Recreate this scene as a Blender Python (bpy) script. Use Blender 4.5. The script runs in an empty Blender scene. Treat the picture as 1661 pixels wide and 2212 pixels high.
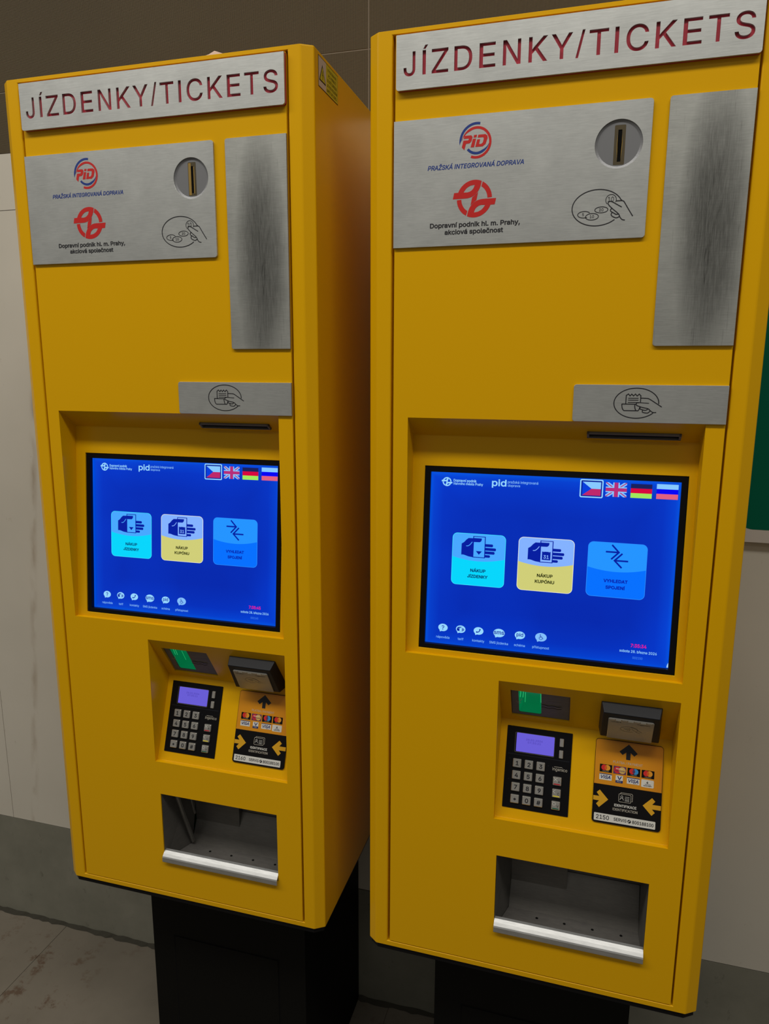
import bpy, bmesh, math, random
from math import sin, cos, pi, radians
from mathutils import Vector, Matrix
from mathutils.geometry import delaunay_2d_cdt
random.seed(4)
S = bpy.context.scene
COL = S.collection
# ---------------------------------------------------------------- camera
camd = bpy.data.cameras.new('camera'); cam = bpy.data.objects.new('camera', camd); COL.objects.link(cam)
Rr = ((0.9617688318312801, 0.2738263606762443, 0.004454022530045416),
      (0.05692665613021319, -0.18398390441872503, -0.9812794091066387),
      (-0.2678807009467596, 0.9440175036055448, -0.19253800390215936))
FZ = 524.0                                   # height of the cabinets above the floor, mm
right, down, fwd = Vector(Rr[0]), Vector(Rr[1]), Vector(Rr[2])
M4 = Matrix((right, -down, -fwd)).transposed().to_4x4()
M4.translation = Vector((0.7606, -0.8792, 0.8164 + FZ / 1000))
cam.matrix_world = M4
camd.sensor_fit = 'VERTICAL'; camd.sensor_height = 36.0; camd.lens = 1558.38 / 2212 * 36.0
camd.clip_start = 0.02
S.camera = cam
# ---------------------------------------------------------------- light
S.view_settings.view_transform = 'Standard'; S.view_settings.look = 'None'
S.view_settings.exposure = 0.0; S.view_settings.gamma = 1.0; S.view_settings.use_curve_mapping = False
W = bpy.data.worlds.new('station_hall'); S.world = W; W.use_nodes = True
bg = W.node_tree.nodes['Background']; bg.inputs[0].default_value = (1.0, 0.95, 0.86, 1); bg.inputs[1].default_value = 0.135
def area(name, loc, rot, sx, sy, power, color):
    l = bpy.data.lights.new(name, 'AREA'); l.shape = 'RECTANGLE'; l.size = sx; l.size_y = sy; l.energy = power; l.color = color
    o = bpy.data.objects.new(name, l); COL.objects.link(o); o.location = loc; o.rotation_euler = rot; return o
area('ceiling_strip_light', (-0.6, -2.05, 4.5), (radians(20), 0, 0), 8.0, 0.5, 118, (1.0, 0.95, 0.87))
area('near_ceiling_strip_light', (-0.1, -0.90, 2.70), (radians(10), 0, 0), 4.0, 0.2, 14.5, (1.0, 0.95, 0.87))
area('frontal_fill_light', (-0.5, -4.6, 4.5), (radians(45), 0, 0), 8.0, 0.4, 18, (1.0, 0.955, 0.88))  # unseen fill lamp, added for more even frontal light
# ---------------------------------------------------------------- colour + materials
def lin(c):
    c = c / 255.0
    return c / 12.92 if c <= 0.04045 else ((c + 0.055) / 1.055) ** 2.4
def rgb(r, g, b): return (lin(r), lin(g), lin(b), 1)
def mat(name, base, rough=0.5, metal=0.0, emit=None, es=1.0, coat=0.0, spec=0.5):
    m = bpy.data.materials.new(name); m.use_nodes = True
    b = m.node_tree.nodes['Principled BSDF']
    b.inputs['Base Color'].default_value = base; b.inputs['Roughness'].default_value = rough
    b.inputs['Metallic'].default_value = metal; b.inputs['Specular IOR Level'].default_value = spec
    b.inputs['Coat Weight'].default_value = coat; b.inputs['Coat Roughness'].default_value = 0.22
    if emit: b.inputs['Emission Color'].default_value = emit; b.inputs['Emission Strength'].default_value = es
    return m
def nodes(m): return m.node_tree.nodes, m.node_tree.links, m.node_tree.nodes['Principled BSDF']
def mapping(m, scale, rot=(0, 0, 0), src='Object'):
    n, l, _ = nodes(m); tc = n.new('ShaderNodeTexCoord'); mp = n.new('ShaderNodeMapping')
    mp.inputs['Scale'].default_value = scale; mp.inputs['Rotation'].default_value = rot
    l.new(tc.outputs[src], mp.inputs[0]); return mp.outputs[0]
def noise(m, vec, scale, detail=3, rough=0.5):
    n, l, _ = nodes(m); t = n.new('ShaderNodeTexNoise'); t.inputs['Scale'].default_value = scale
    t.inputs['Detail'].default_value = detail; t.inputs['Roughness'].default_value = rough
    l.new(vec, t.inputs['Vector']); return t.outputs['Fac']
def ramp(m, fac, stops):
    n, l, _ = nodes(m); r = n.new('ShaderNodeValToRGB'); e = r.color_ramp.elements
    e[0].position, e[0].color = stops[0]; e[1].position, e[1].color = stops[-1]
    for p, c in stops[1:-1]:
        q = e.new(p); q.color = c
    l.new(fac, r.inputs[0]); return r.outputs[0]
def mixc(m, fac, a, b, mode='MIX'):
    n, l, _ = nodes(m); x = n.new('ShaderNodeMix'); x.data_type = 'RGBA'; x.blend_type = mode
    for s, v in ((x.inputs[0], fac), (x.inputs[6], a), (x.inputs[7], b)):
        if hasattr(v, 'links'): l.new(v, s)
        else: s.default_value = v
    return x.outputs[2]
def math_(m, op, a, b=None, c=None):
    n, l, _ = nodes(m); x = n.new('ShaderNodeMath'); x.operation = op
    for s, v in zip(x.inputs, (a, b, c)):
        if v is None: continue
        if hasattr(v, 'links'): l.new(v, s)
        else: s.default_value = v
    return x.outputs[0]
def bump(m, h, strength, dist=0.001):
    n, l, b = nodes(m); x = n.new('ShaderNodeBump'); x.inputs['Strength'].default_value = strength; x.inputs['Distance'].default_value = dist
    l.new(h, x.inputs['Height']); l.new(x.outputs[0], b.inputs['Normal'])

YEL = mat('yellow_enamel', (0.72, 0.385, 0.0, 1), 0.3, coat=0.3, spec=0.1)
v_ = mapping(YEL, (1, 1, 1)); n_, l_, b_ = nodes(YEL)
bump(YEL, noise(YEL, v_, 350, 2), 0.03, 0.0004)
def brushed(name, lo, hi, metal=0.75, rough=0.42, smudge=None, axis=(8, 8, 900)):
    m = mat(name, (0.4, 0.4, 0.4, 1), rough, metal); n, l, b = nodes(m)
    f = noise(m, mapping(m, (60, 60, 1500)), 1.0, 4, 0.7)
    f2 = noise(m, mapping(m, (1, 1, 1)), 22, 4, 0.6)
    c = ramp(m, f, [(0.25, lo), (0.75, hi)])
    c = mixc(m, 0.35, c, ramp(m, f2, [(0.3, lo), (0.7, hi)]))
    if smudge:
        n, l, b = nodes(m)
        sep = n.new('ShaderNodeSeparateXYZ'); l.new(mapping(m, (1, 1, 1)), sep.inputs[0])
        cx, cz, rx, rz = smudge
        wob = math_(m, 'MULTIPLY', math_(m, 'SUBTRACT', noise(m, mapping(m, (30, 30, 6)), 1.0, 4), 0.5), 0.9)
        dx = math_(m, 'DIVIDE', math_(m, 'SUBTRACT', sep.outputs[0], cx), rx)
        dz = math_(m, 'DIVIDE', math_(m, 'SUBTRACT', sep.outputs[2], cz), rz)
        d = math_(m, 'ADD', math_(m, 'ADD', math_(m, 'MULTIPLY', dx, dx), math_(m, 'MULTIPLY', dz, dz)), wob)
        g = ramp(m, d, [(0.0, (1, 1, 1, 1)), (0.35, (0.72, 0.72, 0.72, 1)), (1.0, (0, 0, 0, 1))])
        scr = ramp(m, noise(m, mapping(m, (700, 700, 40), (0, 0.12, 0)), 1.0, 4, 0.75), [(0.36, (0, 0, 0, 1)), (0.6, (1, 1, 1, 1))])
        scr2 = ramp(m, noise(m, mapping(m, (260, 260, 14), (0, -0.5, 0)), 1.0, 3, 0.75), [(0.62, (0, 0, 0, 1)), (0.7, (1, 1, 1, 1))])
        fac = math_(m, 'MULTIPLY', g, math_(m, 'ADD', 0.6, math_(m, 'MULTIPLY', scr, 0.22)))
        fac = math_(m, 'ADD', fac, math_(m, 'MULTIPLY', scr2, 0.2))
        c = mixc(m, fac, c, (0.045, 0.045, 0.04, 1))
    l.new(c, b.inputs['Base Color'])
    bump(m, f, 0.12, 0.0002)
    return m
MET = brushed('brushed_steel', (0.42, 0.435, 0.425, 1), (0.66, 0.68, 0.66, 1))
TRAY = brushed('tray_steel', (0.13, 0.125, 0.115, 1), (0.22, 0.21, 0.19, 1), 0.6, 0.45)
FLAP = brushed('flap_steel', (0.38, 0.39, 0.39, 1), (0.60, 0.61, 0.61, 1), 0.9, 0.5)
DKM = brushed('dark_steel', (0.11, 0.105, 0.10, 1), (0.19, 0.18, 0.165, 1), 0.35, 0.6)
BLK = mat('black_plastic', (0.004, 0.004, 0.005, 1), 0.4, spec=0.15)
SCRATCH = mat('scratched_black_plastic', (0.007, 0.008, 0.011, 1), 0.42, spec=0.25)
PED = mat('black_pedestal_paint', (0.003, 0.003, 0.0025, 1), 0.6, spec=0.12)
HOLE = mat('dark_gap', (0.004, 0.004, 0.004, 1), 0.9, spec=0.1)
RED = mat('dark_red_plastic', (0.42, 0.016, 0.038, 1), 0.4)
PRED = mat('red_print', (0.55, 0.008, 0.006, 1), 0.45)
PBLU = mat('blue_print', (0.006, 0.035, 0.24, 1), 0.45)
PBLK = mat('black_print', (0.006, 0.006, 0.010, 1), 0.5)
ORG = mat('orange_label', (0.62, 0.25, 0.008, 1), 0.28)
ORG2 = mat('yellow_orange_print', (0.62, 0.33, 0.012, 1), 0.35)
LBLK = mat('black_label', (0.005, 0.0045, 0.005, 1), 0.35, spec=0.2)
PWHT = mat('white_print', (0.62, 0.62, 0.58, 1), 0.4)
PGRY = mat('grey_print', (0.46, 0.43, 0.36, 1), 0.5)
NAVY = mat('navy_print', (0.008, 0.02, 0.13, 1), 0.4)
CARDR = mat('card_red', (0.60, 0.02, 0.02, 1), 0.4); CARDO = mat('card_orange', (0.70, 0.30, 0.02, 1), 0.4)
CARDM = mat('card_overlap', (0.62, 0.10, 0.01, 1), 0.4); CARDB = mat('card_blue', (0.03, 0.25, 0.60, 1), 0.4)
CARDV = mat('card_violet', (0.10, 0.03, 0.10, 1), 0.4); CARDY = mat('card_sand', (0.62, 0.40, 0.10, 1), 0.4)
DISC = mat('grey_dish', (0.20, 0.205, 0.215, 1), 0.4, 0.3)
BRASS = mat('worn_slot_metal', (0.10, 0.08, 0.045, 1), 0.45, 0.6)
BRASS2 = mat('yellow_worn_slot_metal', (0.34, 0.22, 0.05, 1), 0.45, 0.4)
KEY = mat('key_metal', (0.46, 0.45, 0.42, 1), 0.36, 0.7)
KRED = mat('red_key_bar', (0.45, 0.01, 0.02, 1), 0.4); KYEL = mat('yellow_key_bar', (0.75, 0.62, 0.04, 1), 0.4); KGRN = mat('green_key_bar', (0.005, 0.10, 0.06, 1), 0.4)
TAGM = mat('silver_reader_label', (0.34, 0.33, 0.30, 1), 0.22, 0.55)
TAGL = mat('pale_reader_edge', (0.66, 0.72, 0.74, 1), 0.3, 0.2)
TAGP = mat('reader_print', (0.09, 0.07, 0.04, 1), 0.5)
SWHT = mat('white_sticker', (0.50, 0.42, 0.36, 1), 0.45); SYEL = mat('yellow_sticker', (0.50, 0.43, 0.01, 1), 0.45)
PAPER = mat('pinkish_paper', (0.60, 0.42, 0.33, 1), 0.7)
GRN = mat('green_lit_channel', (0.01, 0.30, 0.13, 1), 0.25, emit=rgb(0, 96, 58), es=0.75)
GRNB = mat('green_highlight_stripe', (0.05, 0.5, 0.25, 1), 0.2, emit=rgb(40, 190, 110), es=0.8)  # glowing stripes painted in as highlights on the channel walls
def scr_m(name, r, g, b, es=1.0):
    return mat(name, (0, 0, 0, 1), 0.15, emit=rgb(r, g, b), es=es, spec=0.25)
S_T1 = scr_m('screen_sky_blue', 72, 168, 255); S_C1 = scr_m('screen_cyan', 0, 214, 252)
S_T2 = scr_m('screen_pale_blue', 132, 178, 255); S_C2 = scr_m('screen_khaki', 208, 206, 120)
S_T3 = scr_m('screen_mid_blue', 34, 148, 255); S_C3 = scr_m('screen_azure', 0, 112, 255)
S_IN = scr_m('screen_ink', 0, 28, 160); S_TX1 = scr_m('screen_dark_teal', 0, 62, 112); S_TX2 = scr_m('screen_olive', 44, 48, 8); S_TX3 = scr_m('screen_indigo', 0, 24, 168)
S_W = scr_m('screen_white_blue', 150, 215, 255); S_W2 = scr_m('screen_soft_white', 130, 190, 250); S_MAG = scr_m('screen_magenta', 240, 10, 140); S_NUM = scr_m('screen_faint_blue', 70, 140, 245)
S_RIM = scr_m('screen_cream_rim', 235, 238, 215); S_RIM1 = scr_m('screen_cyan_rim', 60, 225, 255); S_RIM3 = scr_m('screen_blue_rim', 40, 140, 255)
S_FW = scr_m('flag_white', 135, 200, 255); S_FR = scr_m('flag_red', 190, 38, 105); S_FB = scr_m('flag_blue', 0, 62, 220); S_FR2 = scr_m('flag_bright_red', 215, 0, 62)
S_FK = scr_m('flag_black', 22, 30, 92); S_FG = scr_m('flag_gold', 160, 232, 92); S_FB2 = scr_m('flag_deep_blue', 0, 0, 245); S_FS = scr_m('flag_salmon', 224, 96, 128); S_FP = scr_m('flag_crimson', 182, 44, 120)
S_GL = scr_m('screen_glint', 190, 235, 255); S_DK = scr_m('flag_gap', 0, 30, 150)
LCD = scr_m('screen_blue', 0, 50, 190)
def lcd_nodes():
    m = LCD; n, l, b = nodes(m)
    sep = n.new('ShaderNodeSeparateXYZ'); l.new(mapping(m, (1, 1, 1)), sep.inputs[0])
    x, z = sep.outputs[0], sep.outputs[2]
    a = math_(m, 'MINIMUM', math_(m, 'SUBTRACT', x, 0.0457), math_(m, 'SUBTRACT', 0.3497, x))
    c = math_(m, 'MINIMUM', math_(m, 'SUBTRACT', z, 0.4594 + FZ / 1000), math_(m, 'SUBTRACT', 0.6864 + FZ / 1000, z))
    d = math_(m, 'DIVIDE', math_(m, 'MINIMUM', a, c), 0.05)
    edge = ramp(m, d, [(0.0, rgb(0, 92, 232)), (0.10, rgb(0, 70, 216)), (0.35, rgb(0, 52, 196)), (1.0, rgb(0, 42, 178))])
    nz = noise(m, mapping(m, (1, 1, 1)), 7, 2)
    col = mixc(m, 0.35, edge, ramp(m, nz, [(0.35, rgb(0, 36, 166)), (0.65, rgb(0, 56, 206))]))
    l.new(col, b.inputs['Emission Color'])
lcd_nodes()
KPD = scr_m('keypad_display', 104, 92, 212); KPT = scr_m('keypad_display_text', 66, 56, 160)

# ---------------------------------------------------------------- 2D outlines -> meshes
FONT = {}
def load_font(t):
    for g in t.split(';'):
        parts = g[1:].split('|'); FONT[g[0]] = (int(parts[0]), [[int(q) for q in p.replace('~', '0,0').split(',')] for p in parts[1:]])
    def bar(x0, y0, x1, y1, sl=0): return [v for x, y in ((x0, y0), (x0 + sl, y1), (x1 + sl * 1.2, y1), (x1, y0)) for v in (x, y, 0, 0, 0, 0)]
    FONT['I'] = (205, [bar(68, 0, 137, 509)]); FONT['Í'] = (205, [bar(68, 0, 137, 509), bar(84, 545, 128, 620, 44)])
CAPU = 508.7
def flatten(kind, pts, res):
    if kind == 'P': out = [(p[0], p[1]) for p in pts]
    else:
        out = []; k = len(pts)
        for i in range(k):
            a, c = pts[i], pts[(i + 1) % k]; p0, p1, p2, p3 = (a[0], a[1]), (a[4], a[5]), (c[2], c[3]), (c[0], c[1])
            dx, dy = p3[0] - p0[0], p3[1] - p0[1]; L = math.hypot(dx, dy) or 1e-9
            dev = max(abs((q[0] - p0[0]) * dy - (q[1] - p0[1]) * dx) / L for q in (p1, p2)) / L
            n = 1 if dev < 0.01 else res
            for j in range(n):
                t = j / n; s = 1 - t
                out.append(tuple(s ** 3 * p0[q] + 3 * s * s * t * p1[q] + 3 * s * t * t * p2[q] + t ** 3 * p3[q] for q in (0, 1)))
    span = max(max(p[0] for p in out) - min(p[0] for p in out), max(p[1] for p in out) - min(p[1] for p in out)); eps = span * 1e-3
    res_ = []
    for p in out:
        if not res_ or math.hypot(p[0] - res_[-1][0], p[1] - res_[-1][1]) > eps: res_.append(p)
    while len(res_) > 3 and math.hypot(res_[0][0] - res_[-1][0], res_[0][1] - res_[-1][1]) <= eps: res_.pop()
    return res_
def sarea(p): return sum(p[i - 1][0] * p[i][1] - p[i][0] * p[i - 1][1] for i in range(len(p))) / 2
def winding(q, p):
    w = 0; x, y = q; k = len(p)
    for i in range(k):
        ax, ay = p[i - 1]; bx, by = p[i]
        if (ay <= y) != (by <= y):
            s = (bx - ax) * (y - ay) - (x - ax) * (by - ay)
            if ay <= y and s > 0: w += 1
            elif ay > y and s < 0: w -= 1
    return w
def inside(q, p): return winding(q, p) != 0
def grow(p, d):
    """move a contour outwards of its filled side (filled side on the left)"""
    out = []; k = len(p)
    for i in range(k):
        a, b, c = p[i - 1], p[i], p[(i + 1) % k]
        d1 = Vector((b[0] - a[0], b[1] - a[1])).normalized(); d2 = Vector((c[0] - b[0], c[1] - b[1])).normalized()
        n1, n2 = Vector((d1.y, -d1.x)), Vector((d2.y, -d2.x)); n = n1 + n2
        if n.length < 1e-4: n = n1
        n.normalize(); q = max(n.dot(n1), 0.5); out.append((b[0] + n.x * d / q, b[1] + n.y * d / q))
    return out
def tess(polys):
    """triangles of the region whose winding number is at least one; overlapping outlines are merged"""
    vs = [q for p in polys for q in p]; es = []; b = 0
    for p in polys: es += [(b + i, b + (i + 1) % len(p)) for i in range(len(p))]; b += len(p)
    xs = [q[0] for q in vs]; ys = [q[1] for q in vs]; sc = 1.0 / max(max(xs) - min(xs), max(ys) - min(ys)); ox, oy = min(xs), min(ys)
    V, _, F, *_r = delaunay_2d_cdt([Vector(((x - ox) * sc, (y - oy) * sc)) for x, y in vs], es, [], 0, 1e-6)
    V = [(v.x / sc + ox, v.y / sc + oy) for v in V]; bb = [(min(q[0] for q in p), max(q[0] for q in p), min(q[1] for q in p), max(q[1] for q in p)) for p in polys]; out = []
    for f in F:
        c = (sum(V[i][0] for i in f) / 3, sum(V[i][1] for i in f) / 3); w = 0
        for p, q in zip(polys, bb):
            if q[0] <= c[0] <= q[1] and q[2] <= c[1] <= q[3]: w += winding(c, p)
        if w >= 1: out.append(tuple(f) if sarea([V[i] for i in f]) > 0 else tuple(f)[::-1])
    return V, out
def eval_curve(splines, offset=0.0, extrude=0.0, bevel=0.0, res=4, oriented=False):
    """outlines (with holes) -> filled sheet, or a slab 2*extrude (+2*bevel) thick; returns verts, faces"""
    polys = [flatten(k, p, res) for k, p in splines]; polys = [p for p in polys if len(p) > 2]
    if not oriented:
        dep = [sum(inside(p[0], o) for o in polys if o is not p) for p in polys]
        polys = [p if (sarea(p) > 0) == (d % 2 == 0) else p[::-1] for p, d in zip(polys, dep)]
    if offset: polys = [grow(p, offset) for p in polys]
    if not extrude and not bevel:
        V, F = tess(polys); return [(x, y, 0) for x, y in V], F
    zb, zm, zt = -extrude - bevel, extrude, extrude + bevel; V, F = [], []
    V2, F2 = tess([grow(p, -bevel) for p in polys] if bevel else polys)
    V += [(x, y, zt) for x, y in V2]; F += F2
    n = {}
    for f in F2:
        for a, b in zip(f, f[1:] + f[:1]): n[a, b] = 1
    if bevel:
        for p in polys:
            q = grow(p, -bevel); k = len(p); b = len(V); V.extend((x, y, zb) for x, y in p); V.extend((x, y, zm) for x, y in p); V.extend((x, y, zt) for x, y in q)
            for i in range(k):
                j = (i + 1) % k; F += [(b + i, b + j, b + k + j, b + k + i), (b + k + i, b + k + j, b + 2 * k + j, b + 2 * k + i)]
    else:
        b = len(V); V += [(x, y, zb) for x, y in V2]
        F += [(b + u, b + v, v, u) for (u, v) in n if (v, u) not in n]
    return V, F
def smooth(pts, n=6, closed=True):
    out = []; k = len(pts)
    rng = range(k) if closed else range(k - 1)
    for i in rng:
        if closed: p0, p1, p2, p3 = pts[i - 1], pts[i], pts[(i + 1) % k], pts[(i + 2) % k]
        else: p0, p1, p2, p3 = pts[max(i - 1, 0)], pts[i], pts[i + 1], pts[min(i + 2, k - 1)]
        for j in range(n):
            t = j / n
            out.append(tuple(0.5 * (2 * p1[a] + (p2[a] - p0[a]) * t + (2 * p0[a] - 5 * p1[a] + 4 * p2[a] - p3[a]) * t * t + (3 * p1[a] - p0[a] - 3 * p2[a] + p3[a]) * t ** 3) for a in (0, 1)))
    if not closed: out.append(tuple(pts[-1]))
    return out
def arc(cx, cy, r, a0, a1, n=28, ry=None):
    ry = ry or r
    return [(cx + r * cos(radians(a0 + (a1 - a0) * i / n)), cy + ry * sin(radians(a0 + (a1 - a0) * i / n))) for i in range(n + 1)]
def band(cx, cy, ro, w, a0, a1, t0=0, t1=0, n=36):
    out, inn = [], []
    for i in range(n + 1):
        f = i / n; a = radians(a0 + (a1 - a0) * f); k = 1.0
        if t0 and f < t0: k = f / t0
        if t1 and f > 1 - t1: k = (1 - f) / t1
        out.append((cx + ro * cos(a), cy + ro * sin(a))); r = ro - w * max(k, 0.02); inn.append((cx + r * cos(a), cy + r * sin(a)))
    return out + inn[::-1]
def rrect(u0, v0, u1, v1, r, n=6, corners=(1, 1, 1, 1)):
    """corners: bl, br, tr, tl"""
    out = []
    for (cx, cy, a, on, px, py) in ((u0 + r, v0 + r, 180, corners[0], u0, v0), (u1 - r, v0 + r, 270, corners[1], u1, v0), (u1 - r, v1 - r, 0, corners[2], u1, v1), (u0 + r, v1 - r, 90, corners[3], u0, v1)):
        out += arc(cx, cy, r, a, a + 90, n) if on else [(px, py)]
    return out

class Frame:
    """plane: origin + u*U + v*V + h*N, millimetres"""
    def __init__(s, O, U, V):
        s.O, s.U, s.V = Vector(O), Vector(U).normalized(), Vector(V).normalized(); s.N = s.U.cross(s.V)
    def __call__(s, u, v, h=0.0): return (s.O + s.U * u + s.V * v + s.N * h) / 1000.0
DZ = [0.0]
def fz(y0, z0, y1, z1, v0=0.0):
    """plane across the machine front; v measured from (y0,z0) towards (y1,z1)"""
    return Frame((0, y0, z0 + FZ + DZ[0]), (1, 0, 0), (0, y1 - y0, z1 - z0))
class MB:
    def __init__(s): s.v, s.f, s.m, s.mats = [], [], [], []
    def mi(s, m):
        if m not in s.mats: s.mats.append(m)
        return s.mats.index(m)
    def add(s, vs, fs, m):
        b = len(s.v); s.v += [tuple(x) for x in vs]; i = s.mi(m)
        for f in fs: s.f.append(tuple(b + k for k in f)); s.m.append(i)
    def poly3(s, pts, m): s.add(pts, [tuple(range(len(pts)))], m)
    def ngon(s, fr, pts, m, h=0.15): s.add([fr(u, v, h) for u, v in pts], [tuple(range(len(pts)))], m)
    def fill(s, fr, polys, m, h=0.15, offset=0.0):
        vs, fs = eval_curve([('P', p) for p in polys], offset); s.add([fr(x, y, h) for x, y, _ in vs], fs, m)
    def plate(s, fr, polys, m, h0, h1, bev=0.25):
        vs, fs = eval_curve([('P', p) for p in polys], 0, (h1 - h0) / 2 - bev, bev); s.add([fr(x, y, (h0 + h1) / 2 + z) for x, y, z in vs], fs, m)
    def rect(s, fr, u0, v0, u1, v1, m, h=0.15): s.ngon(fr, [(u0, v0), (u1, v0), (u1, v1), (u0, v1)], m, h)
    def disc(s, fr, cx, cy, r, m, h=0.15, ry=None, n=40): s.ngon(fr, arc(cx, cy, r, 0, 360 - 360 / n, n - 1, ry), m, h)
    def stroke(s, fr, pts, w, m, h=0.15, closed=False, cap=True):
        pts = list(pts); k = len(pts); L = []; R = []
        for i in range(k):
            if closed: a, b, c = pts[i - 1], pts[i], pts[(i + 1) % k]
            else: a, b, c = pts[max(i - 1, 0)], pts[i], pts[min(i + 1, k - 1)]
            d1 = Vector((b[0] - a[0], b[1] - a[1])); d2 = Vector((c[0] - b[0], c[1] - b[1]))
            if d1.length < 1e-9: d1 = d2
            if d2.length < 1e-9: d2 = d1
            d1.normalize(); d2.normalize(); t = d1 + d2
            if t.length < 1e-6: t = d1
            t.normalize(); n = Vector((-t.y, t.x)); q = max(n.dot(Vector((-d1.y, d1.x))), 0.45)
            L.append((b[0] + n.x * w / 2 / q, b[1] + n.y * w / 2 / q)); R.append((b[0] - n.x * w / 2 / q, b[1] - n.y * w / 2 / q))
        vs = [fr(*p, h) for p in L] + [fr(*p, h) for p in R]
        fs = [(i, (i + 1) % k, k + (i + 1) % k, k + i) for i in range(k if closed else k - 1)]
        s.add(vs, fs, m)
    def box(s, fr, u0, u1, v0, v1, h0, h1, m):
        P = [fr(u, v, h) for h in (h0, h1) for u, v in ((u0, v0), (u1, v0), (u1, v1), (u0, v1))]
        s.add(P, [(3, 2, 1, 0), (4, 5, 6, 7), (0, 1, 5, 4), (1, 2, 6, 5), (2, 3, 7, 6), (3, 0, 4, 7)], m)
    def pad(s, fr, u0, v0, u1, v1, r, h0, h1, c, m, mtop=None, n=5):
        a = rrect(u0, v0, u1, v1, r, n); b = rrect(u0 + c, v0 + c, u1 - c, v1 - c, max(r - c * .5, .1), n); k = len(a)
        vs = [fr(*p, h0) for p in a] + [fr(*p, h1 - c) for p in a] + [fr(*p, h1) for p in b]
        fs = [(i, (i + 1) % k, k + (i + 1) % k, k + i) for i in range(k)] + [(k + i, k + (i + 1) % k, 2 * k + (i + 1) % k, 2 * k + i) for i in range(k)]
        s.add(vs, fs, m); s.add([fr(*p, h1) for p in b], [tuple(range(k))], mtop or m)
    def text(s, fr, t, u0, u1, v, cap, m, bold=0.0, shear=0.0, h=0.15, align='fit', res=3, sx=1.0):
        k = cap / CAPU; x = 0; sp = []
        for ch in t:
            adv, gl = FONT[ch]
            for g in gl:
                pts = []
                for i in range(0, len(g), 6):
                    px, py, lx, ly, rx, ry = g[i:i + 6]; X = px + x
                    f = lambda a, b: ((a + b * shear), b)
                    pts.append((*f(X, py), *f(X + lx, py + ly), *f(X + rx, py + ry)))
                sp.append(pts)
            x += adv
        xs = [p[0] for g in sp for p in g]; mn, mx = min(xs), max(xs)
        if align == 'fit': a = (u1 - u0) / (mx - mn); o = u0 - mn * a
        else:
            a = k * sx; wdt = (mx - mn) * a
            o = (u0 - mn * a) if align == 'left' else (u0 - wdt / 2 - mn * a)
        spl = [('B', [(p[0] * a + o, p[1] * k + v, p[2] * a + o, p[3] * k + v, p[4] * a + o, p[5] * k + v) for p in g]) for g in sp]
        # scaled up so the emboldening offset stays well conditioned
        vs, fs = eval_curve([(q, p[::-1] if False else [(a[0], a[1], a[4], a[5], a[2], a[3]) for a in p[::-1]]) for q, p in spl], bold * cap, res=res, oriented=True)
        s.add([fr(X, Y, h) for X, Y, _ in vs], fs, m)
    def obj(s, name, parent=None, label=None, bevel=0.0, smooth_=False, seg=2):
        me = bpy.data.meshes.new(name); me.from_pydata(s.v, [], s.f); me.update()
        for m in s.mats: me.materials.append(m)
        for p, i in zip(me.polygons, s.m): p.material_index = i; p.use_smooth = smooth_
        o = bpy.data.objects.new(name, me); COL.objects.link(o); o.parent = parent
        if label: o['label'] = label
        if bevel:
            bm = bmesh.new(); bm.from_mesh(me); bmesh.ops.remove_doubles(bm, verts=bm.verts, dist=1e-6); bmesh.ops.recalc_face_normals(bm, faces=bm.faces); bm.to_mesh(me); bm.free()
            md = o.modifiers.new('rounded_edges', 'BEVEL'); md.width = bevel / 1000; md.segments = seg; md.limit_method = 'ANGLE'; md.angle_limit = radians(22)
            for p in me.polygons: p.use_smooth = True
            md.harden_normals = True
        return o
def holes_grid(mb, fr, rect, holes, m, h=0.0, depth=None, wallm=None):
    """flat sheet with rectangular holes; depth>0 adds inner walls going in"""
    us = sorted({rect[0], rect[2], *[q for H in holes for q in (H[0], H[2])]}); vs = sorted({rect[1], rect[3], *[q for H in holes for q in (H[1], H[3])]})
    vid = {(i, j): fr(u, v, h) for i, u in enumerate(us) for j, v in enumerate(vs)}
    keys = list(vid); idx = {k: n for n, k in enumerate(keys)}; fs = []
    for i in range(len(us) - 1):
        for j in range(len(vs) - 1):
            cu, cv = (us[i] + us[i + 1]) / 2, (vs[j] + vs[j + 1]) / 2
            if any(H[0] < cu < H[2] and H[1] < cv < H[3] for H in holes): continue
            fs.append((idx[i, j], idx[i + 1, j], idx[i + 1, j + 1], idx[i, j + 1]))
    mb.add([vid[k] for k in keys], fs, m)
    if depth:
        for H in holes:
            c = [(H[0], H[1]), (H[2], H[1]), (H[2], H[3]), (H[0], H[3])]
            for a, b in zip(c, c[1:] + c[:1]): mb.add([fr(*a, h), fr(*b, h), fr(*b, h - depth), fr(*a, h - depth)], [(0, 1, 2, 3)], wallm or m)
def empty(name, loc, rz=0.0):
    o = bpy.data.objects.new(name, None); COL.objects.link(o); o.location = loc; o.rotation_euler = (0, 0, rz); o.empty_display_size = 0.1; return o
def struct(o): o['kind'] = 'structure'; return o
WF = Frame((0, 0, 0), (1, 0, 0), (0, 0, 1))      # world frame: u=x, v=z, h=-y (mm)
def wbox(mb, x0, x1, y0, y1, z0, z1, m): mb.box(WF, x0, x1, z0, z1, -y1, -y0, m)

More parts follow.
